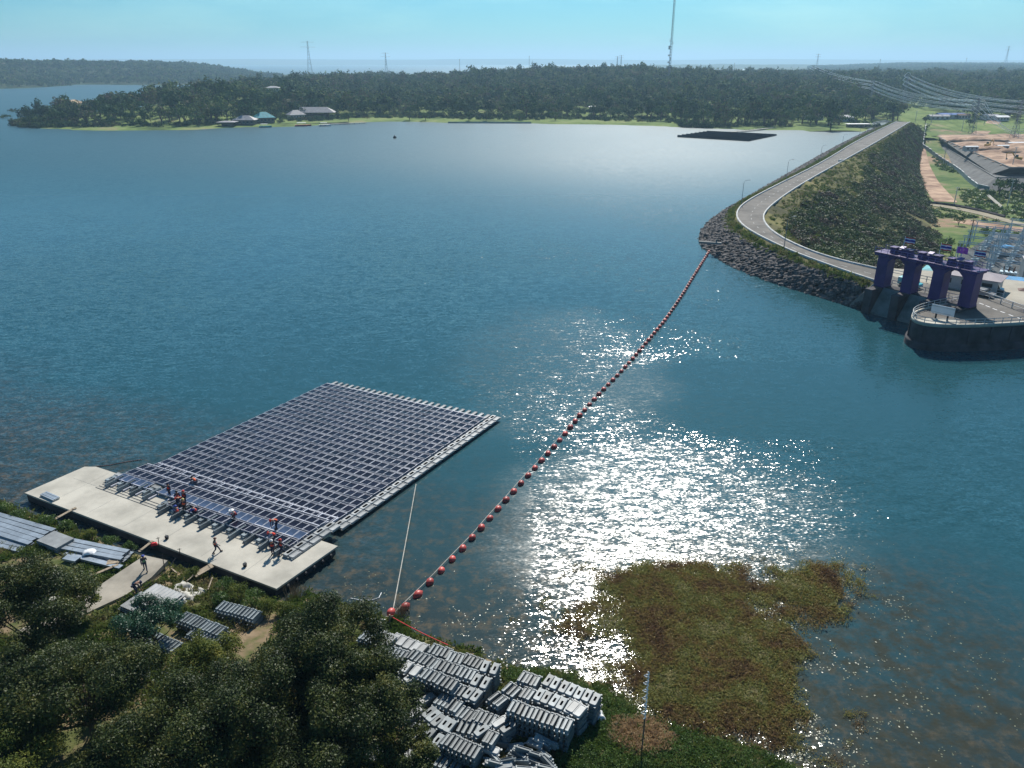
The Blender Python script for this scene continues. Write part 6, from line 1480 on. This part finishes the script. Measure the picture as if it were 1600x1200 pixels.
# keep tracks clear
def nearline(pxs, w):
    L = smooth_line(np.array([vg(*p)[:2] for p in pxs]), 40); m = np.full(len(X), 1e9)
    for q_ in L: m = np.minimum(m, np.hypot(X-q_[0], Y-q_[1]))
    return m < w
tr = nearline([(1426, 214), (1436, 240), (1440, 262), (1452, 285), (1468, 305), (1478, 316)], 8) | nearline([(1448, 319), (1490, 325), (1530, 333), (1565, 343), (1600, 352)], 5) | nearline([(1500, 345), (1540, 352), (1600, 360)], 7) | nearline([(1524, 219), (1535, 212), (1548, 205), (1553, 198)], 8)
k &= (dens > .38) & ~tr & (rgT.random(len(X)) < .8); P = np.c_[X[k], Y[k], vz(X[k], Y[k])]
V, Q = scatter(BT, P, rgT.uniform(.6, 2.0, len(P)), rgT); tag(npobj('valley_scrub', V, Q, leaf_green), 'bright green bushes and ground cover below the dam', 'ground cover', kind='stuff')
for px, py, s_, i, lb in ((1560, 306, 9, 0, 'leafy tree at the foot of the grey terrace right of the fence'), (1580, 303, 8, 3, 'broad tree under the terrace near the right edge'), (1596, 309, 8, 0, 'tree at the right edge above the valley road'), (1545, 312, 5, 0, 'small bushy tree left of the terrace trees'), (1443, 205, 6, 0, 'small tree beside the bright green field'), (1512, 207, 7, 0, 'tree right of the bright green field'), (1497, 352, 4, 0, 'dark bush tree left of the switchyard'), (1520, 200, 7, 1, 'tree behind the second large pylon'), (1585, 203, 7, 3, 'tree near the foot of the right edge pylon')):
    x, y, z = vg(px, py); far_tree(x, y, z, s_, i, lb, grp='trees in the valley')

X = rgT.uniform(150, 900, 2600); Y = rgT.uniform(130, 640, 2600); k = (X > .76*Y+40) & (X > leftx(Y)+20) & (vnoise(X, Y, 60, 81) > .35) & (sdist(X, Y, [(p[0], p[1]) for p in base]) < -6) & (sdist(X, Y, YP) < -6); X, Y = X[k], Y[k]
S = rgT.uniform(5, 10, len(X)); V, Q = scatter(TT, np.c_[X, Y, vz(X, Y)+.36*S], S, rgT); tag(npobj('valley_woodland', V, Q, leaf_far), 'wood to the right of the switchyard', 'woodland', kind='stuff')
# ------------------------------------------------------------------ weed mat in the water
WDP = [G(*p) for p in [(893, 985), (918, 960), (962, 925), (948, 893), (985, 884), (1060, 880), (1110, 884), (1160, 890), (1215, 896), (1262, 885), (1310, 889), (1320, 915), (1300, 930), (1250, 945), (1215, 965), (1225, 1000), (1245, 1040), (1260, 1080), (1255, 1130), (1235, 1180), (1180, 1170), (1060, 1140), (1000, 1110), (955, 1075), (935, 1050), (955, 1020), (905, 1010)]]
Xs, Ys = np.meshgrid(np.arange(-2, 38, .35), np.arange(34, 62, .35)); 
def mat_h(X, Y): d = sdist(X, Y, WDP)-2.3+3.6*(vnoise(X, Y, 1.8, 61)-.5)+1.6*(vnoise(X, Y, .7, 62)-.5)+4*(vnoise(X, Y, 4.5, 77)-.5); return np.where(d > 0, .05+.16*sstep(0, 2, d)*vnoise(X, Y, .9, 63), -.12)
tag(grid('weed_bed', np.arange(-2, 38, .3), np.arange(34, 62, .3), mat_h, groundmat('matted weed', [(.35, (.11, .07, .04)), (.5, (.18, .14, .06)), (.65, (.15, .16, .05))], .3, 2.5, bump=.05, bs=5), lambda X, Y: sdist(X, Y, WDP) > -1.6), 'floating brown green weed mat off the near bank', 'weed mat', kind='stuff')
n = 95000; X = rgT.uniform(-3, 39, n); Y = rgT.uniform(33, 62, n); d = sdist(X, Y, WDP)+3.4*(vnoise(X, Y, 1.8, 61)-.5)+1.5*(vnoise(X, Y, .6, 67)-.5)+4*(vnoise(X, Y, 4.5, 77)-.5)
k = (d > -.9) & (rgT.random(n) < .12+.88*sstep(-.9, 2.6, d)) & (rgT.random(n) < .25+1.0*vnoise(X, Y, 1.1, 64)*(.5+vnoise(X, Y, 4, 68))); P = np.c_[X[k], Y[k], np.full(k.sum(), .08)]
WT = []
for _ in range(5):
    n = 16; C = np.c_[rgT.normal(size=(n, 2))*.17, rgT.uniform(0, .22, n)]; N = rgT.normal(size=(n, 3)); N[:, 2] = abs(N[:, 2])*.7; N /= np.linalg.norm(N, axis=1)[:, None]; WT.append(leafquads(C, N, rgT.uniform(.03, .13, n), rgT, .28))
V, Q = scatter(WT, P, rgT.uniform(.7, 1.7, len(P)), rgT); tag(npobj('weed_tufts', V, Q, weed_m), 'tufted leaves of the brown and green weed mat', 'water weeds', kind='stuff')
X = rgT.uniform(-3, 42, 16000); Y = rgT.uniform(33, 63, 16000); d = sdist(X, Y, WDP); k = (d < .3) & (d > -5.5) & (sdist(X, Y, SHP) < 0) & (vnoise(X, Y, 1.5, 91) > .66+.04*-d); P = np.c_[X[k], Y[k], np.full(k.sum(), .02)]
V, Q = scatter(WT, P, rgT.uniform(.5, 1.1, len(P)), rgT); tag(npobj('weed_islets', V, Q, weed_m), 'small scattered tufts of weed around the edge of the mat', 'water weeds', kind='stuff')
# loose weed scattered on the water around it and along the bank
n = 110000; X = rgT.uniform(-16, 44, n); Y = rgT.uniform(30, 66, n); d = sdist(X, Y, WDP); ds = sdist(X, Y, SHP)
pr_ = np.exp(-np.abs(np.minimum(d, 0))/2.6)*.8+.5*np.exp(-np.abs(np.minimum(ds, 0))/2.2)+.10*((X > 18) & (Y < 50)); k = (ds < .2) & (rgT.random(n) < pr_*np.clip(vnoise(X, Y, 2.2, 66)*2.6-1.0, 0, 1)*np.clip(vnoise(X, Y, .5, 69)*2.4-.7, 0, 1))
P = np.c_[X[k], Y[k], np.full(k.sum(), .012)]; V, Q = scatter([(np.array([(-.1, -.04, 0), (.06, -.07, .015), (.1, .04, .01), (-.05, .07, .02)]), np.array([(0, 1, 2, 3)])), (np.array([(-.05, -.05, .01), (.07, -.03, 0), (.04, .06, .02), (-.06, .04, 0)]), np.array([(0, 1, 2, 3)]))], P, rgT.uniform(.4, .95, len(P)), rgT)
tag(npobj('loose_weed', V, Q, bloom_m), 'loose pale weed leaves floating around the mat and along the bank', 'water weeds', kind='stuff')

# grass and bank plants
n = 90000; X = rgT.uniform(-112, 26, n); Y = rgT.uniform(12, 88, n); d = sdist(X, Y, SHP)
bare = (sdist(X, Y, [(p[0], p[1]) for p in pp]) > -.4) | (sdist(X, Y, [A_, C_, D_, B2, B1]) > -.1)
soil = (vnoise(X, Y, 5, 71) > .62) & (X < -20); k = (d > -.2) & (d < 34) & (rgT.random(n) < 1.25-.03*d) & ~bare & ~soil & (rgT.random(n) < .25+.9*vnoise(X, Y, 1.8, 72)); X, Y = X[k], Y[k]
V, Q = scatter(TF, np.c_[X, Y, shore_h(X, Y)], rgT.uniform(.35, .95, len(X)), rgT); tag(npobj('bank_grass', V, Q, grass_m), 'rough grass on the near bank', 'grass', kind='stuff')
# leafy green ground cover at lower centre bank
gp_ = [G(*p, .5) for p in [(940, 1070), (1000, 1118), (1060, 1142), (1200, 1180), (1290, 1230), (1250, 1330), (850, 1330), (880, 1190), (945, 1130), (900, 1062), (830, 1048), (800, 1048), (790, 1060), (930, 1090)]]
n = 9000; X = rgT.uniform(-2, 24, n); Y = rgT.uniform(28, 50, n); k = (sdist(X, Y, gp_) > -.4) & (np.hypot(X-G(1005, 1150, .5)[0], Y-G(1005, 1150, .5)[1]) > 1.7); X, Y = X[k], Y[k]
B2T = [bushT(70, .10, lumps=8) for _ in range(4)]
V, Q = scatter(B2T, np.c_[X, Y, shore_h(X, Y)+.1], rgT.uniform(.3, .75, len(X)), rgT); tag(npobj('bank_ground_cover', V, Q, leaf_green), 'bright leafy ground cover on the bank right of the float stacks', 'ground cover', kind='stuff')
cx, cy = G(1003, 1150, .6); n = 900; a = rgT.uniform(0, 6.28, n); r_ = 1.9*np.sqrt(rgT.random(n)); X = cx+r_*np.cos(a)*1.1; Y = cy+r_*np.sin(a)*.9
V, Q = scatter(TF, np.c_[X, Y, shore_h(X, Y)+.02], rgT.uniform(.4, .9, n), rgT); tag(npobj('dry_grass', V, Q, leafmat('dry straw', [(.28, .18, .10), (.45, .32, .18), (.58, .44, .28)], 1.5)), 'patch of dry straw coloured grass around the marker pole', 'grass', kind='stuff')
# dry reeds by the mooring post and the platform corner
for (px, py, sc, nm) in ((462, 930, 1.3, 'dry bare brush at the platform corner'), (628, 955, .9, 'dry reeds beside the end of the red barrier')):
    cx, cy = G(px, py, .3); mb = MB()
    for _ in range(110):
        a = R.uniform(0, 6.28); q_ = R.uniform(0, .8)*sc; x0, y0 = cx+q_*math.cos(a), cy+q_*math.sin(a); mb.tube([(x0, y0, .0), (x0+R.uniform(-.4, .4), y0+R.uniform(-.4, .4), R.uniform(.5, 1.2)*sc)], [.018, .006], 3, False)
    tag(mb.build('dry_reeds', M('dry stems', (.27, .21, .14), .95)), nm, 'reeds', kind='stuff')

# bushes along the platform edge
def shrub(px, py, r, mat, label, z=None, n=1500, leaf=.07, name='shrub'):
    x, y = G(px, py, .9+r*.4); g = sh1(x, y); t = thing(name, label, 'shrub', (x, y, g), R.uniform(0, 6), 'bushes on the near bank')
    V, Q = crown(rgT, (r, r, r*.8), n, leaf, lumps=16, cz=r*.7, lr=(.3, .5)); npobj('foliage', V, Q, mat, t)
    mb = MB()
    for k in range(5): a = R.uniform(0, 6.28); mb.tube([(0, 0, -.1), (.4*r*math.cos(a), .4*r*math.sin(a), r*.9)], [.04, .012], 5)
    mb.build('stem', bark, t)
for px, py, r, m_, lb in ((352, 912, 1.1, leaf_green, 'round bush at the platform edge right of the gangway'), (372, 922, 1.2, leaf_yel, 'yellowish bush beside the round bush'), (395, 934, 1.2, leaf_green, 'green bush below the platform front edge'), (420, 946, 1.1, leaf_yel, 'yellow green bush under the platform corner'), (440, 950, .9, leaf_yel, 'small orange tinged bush at the platform corner'), (345, 935, 1.0, leaf_green, 'bush between sacking and platform'),
                         (30, 800, 1.1, leaf_green, 'leafy bush between the big beam bundle and the water'), (70, 810, 1.0, leaf_green, 'leafy bush at the left end of the platform'), (5, 790, 1.0, leaf_green, 'bush at the left picture edge by the water'), (140, 830, .9, leaf_yel, 'low yellowish bush along the platform'), (170, 838, .9, leaf_green, 'low green bush above the shorter beam bundle'), (200, 848, .8, leaf_green, 'small bush near the end of the shorter beams'), (100, 815, .8, leaf_green, 'small bush beside the narrow plank'),
                         (585, 975, .8, leaf_yel, 'low yellow bush at the water edge behind the dark tree'), (720, 1022, .7, leaf_yel, 'small yellow plant at the waterside of the float stacks'), (300, 890, .8, leaf_yel, 'grassy bush left of the gangway'), (1308, 895, .8, leaf_green, 'bright green plant on the right tip of the weed mat'), (1248, 880, .6, leaf_green, 'small weed clump apart from the mat top edge')):
    shrub(px, py, r, m_, lb)

# ------------------------------------------------------------------ foreground trees
def bigtree(px, py, zc, r, mat, label, n, leaf, seed, bk=bark, squash=.8, lumps=46):
    """px,py: centre of the crown in the photograph, zc its height above the water"""
    x, y = G(px, py, zc); g = sh1(x, y); rg = np.random.default_rng(seed); t = thing('broadleaf_tree', label, 'tree', (x, y, g), 0, 'foreground trees'); h = zc-g
    dirs = rg.normal(size=(lumps, 3)); dirs /= np.linalg.norm(dirs, axis=1)[:, None]; dirs[:, 2] = np.where(dirs[:, 2] < -.45, -dirs[:, 2], dirs[:, 2])
    LC = dirs*rg.uniform(.45, .92, (lumps, 1))*np.array([r, r, r*squash]); lr = rg.uniform(.15, .31, lumps)*r
    k = rg.choice(lumps, n, p=lr**2/np.sum(lr**2)); e = rg.normal(size=(n, 3)); e /= np.linalg.norm(e, axis=1)[:, None]; e[:, 2] = np.where(e[:, 2] < -.2, -e[:, 2]*.6, e[:, 2])
    Pp = LC[k]+e*lr[k][:, None]*rg.uniform(.35, 1.12, (n, 1)); Pp[:, 2] += h; N = e*.7+rg.normal(size=(n, 3))*.6; N[:, 2] += .3; N /= np.linalg.norm(N, axis=1)[:, None]
    V, Q = leafquads(Pp, N, leaf*rg.uniform(.55, 1.35, n), rg, .5); npobj('crown', V, Q, mat, t)
    mb = MB(); mb.tube([(0, 0, -.3), (.1, .05, h*.25), (0, .1, h*.5), (.05, 0, h*.8)], [r*.07, r*.055, r*.045, r*.03], 9)
    for i in range(0, lumps, 2):
        c = LC[i]; s0 = rg.uniform(.25, .75); a = Vector((0, .05, h*s0)); b = Vector((c[0], c[1], c[2]+h)); m_ = a.lerp(b, .5)+Vector((0, 0, -.3+.2*rg.random())); mb.tube([a, m_, b], [r*.022, r*.013, r*.004], 5)
    mb.build('trunk', bk, t, smooth=True); return t
bigtree(500, 1020, 6.0, 4.6, leaf_near, 'big dark leafy tree left of the float stacks with yellowish rim', 70000, .085, 1)
bigtree(560, 1110, 5.0, 4.2, leaf_near, 'dark tree in front of the left end of the float stacks', 52000, .085, 2)
bigtree(400, 1120, 4.5, 5.0, leaf_near, 'dark crown at the bottom centre left of the two stack side trees', 62000, .085, 3)
bigtree(50, 955, 6.0, 4.4, leaf_near, 'olive leafed tree at the left edge below the beam bundles', 60000, .085, 4)
bigtree(130, 1090, 5.0, 5.2, leaf_near, 'wide dark tree at the lower left', 62000, .085, 5)
bigtree(280, 1180, 4.2, 5.2, leaf_near, 'dark tree at the bottom edge left of the centre crown', 56000, .085, 6)
bigtree(20, 1190, 4.0, 4.2, leaf_yel, 'olive green tree in the bottom left corner', 34000, .085, 7)
bigtree(235, 975, 3.6, 2.7, leaf_teal, 'small bluish green tree in front of the pale sheet pile', 20000, .08, 8)
bigtree(520, 1200, 3.5, 4.0, leaf_near, 'greyish leafed tree at the bottom edge under the stack side tree', 42000, .08, 9, bk=palebark)
bigtree(320, 1035, 3.4, 2.8, leaf_yel, 'yellow green tree between the big dark crowns', 17000, .08, 10)
bigtree(640, 1185, 3.2, 2.2, leaf_near, 'small dark crown at the bottom beside the front float row', 16000, .08, 11)
bigtree(40, 1075, 4.6, 3.6, leaf_near, 'dark crown at the left edge between the olive trees', 34000, .085, 13)
bigtree(190, 1195, 4.0, 3.4, leaf_near, 'low dark crown at the bottom between corner tree and centre', 30000, .085, 14)
bigtree(125, 930, 3.0, 2.0, leaf_yel, 'small olive crown beside the concrete path', 10000, .08, 12)

# ------------------------------------------------------------------ haze
hz = bpy.data.materials.new('haze'); hz.use_nodes = True; n = hz.node_tree; n.nodes.remove(n.nodes['Principled BSDF'])
pv = n.nodes.new('ShaderNodeVolumePrincipled'); pv.inputs['Color'].default_value = (.50, .78, 1, 1); pv.inputs['Density'].default_value = HAZE; pv.inputs['Anisotropy'].default_value = .3
n.links.new(pv.outputs[0], n.nodes['Material Output'].inputs['Volume'])
if HAZE > 0:
    o = MB().box((1000, 13000, 100), (56000, 34400, 240)).build('haze', hz); tag(o, 'thin blue haze in the air over the lake', 'haze', kind='stuff'); o.display_type = 'WIRE'
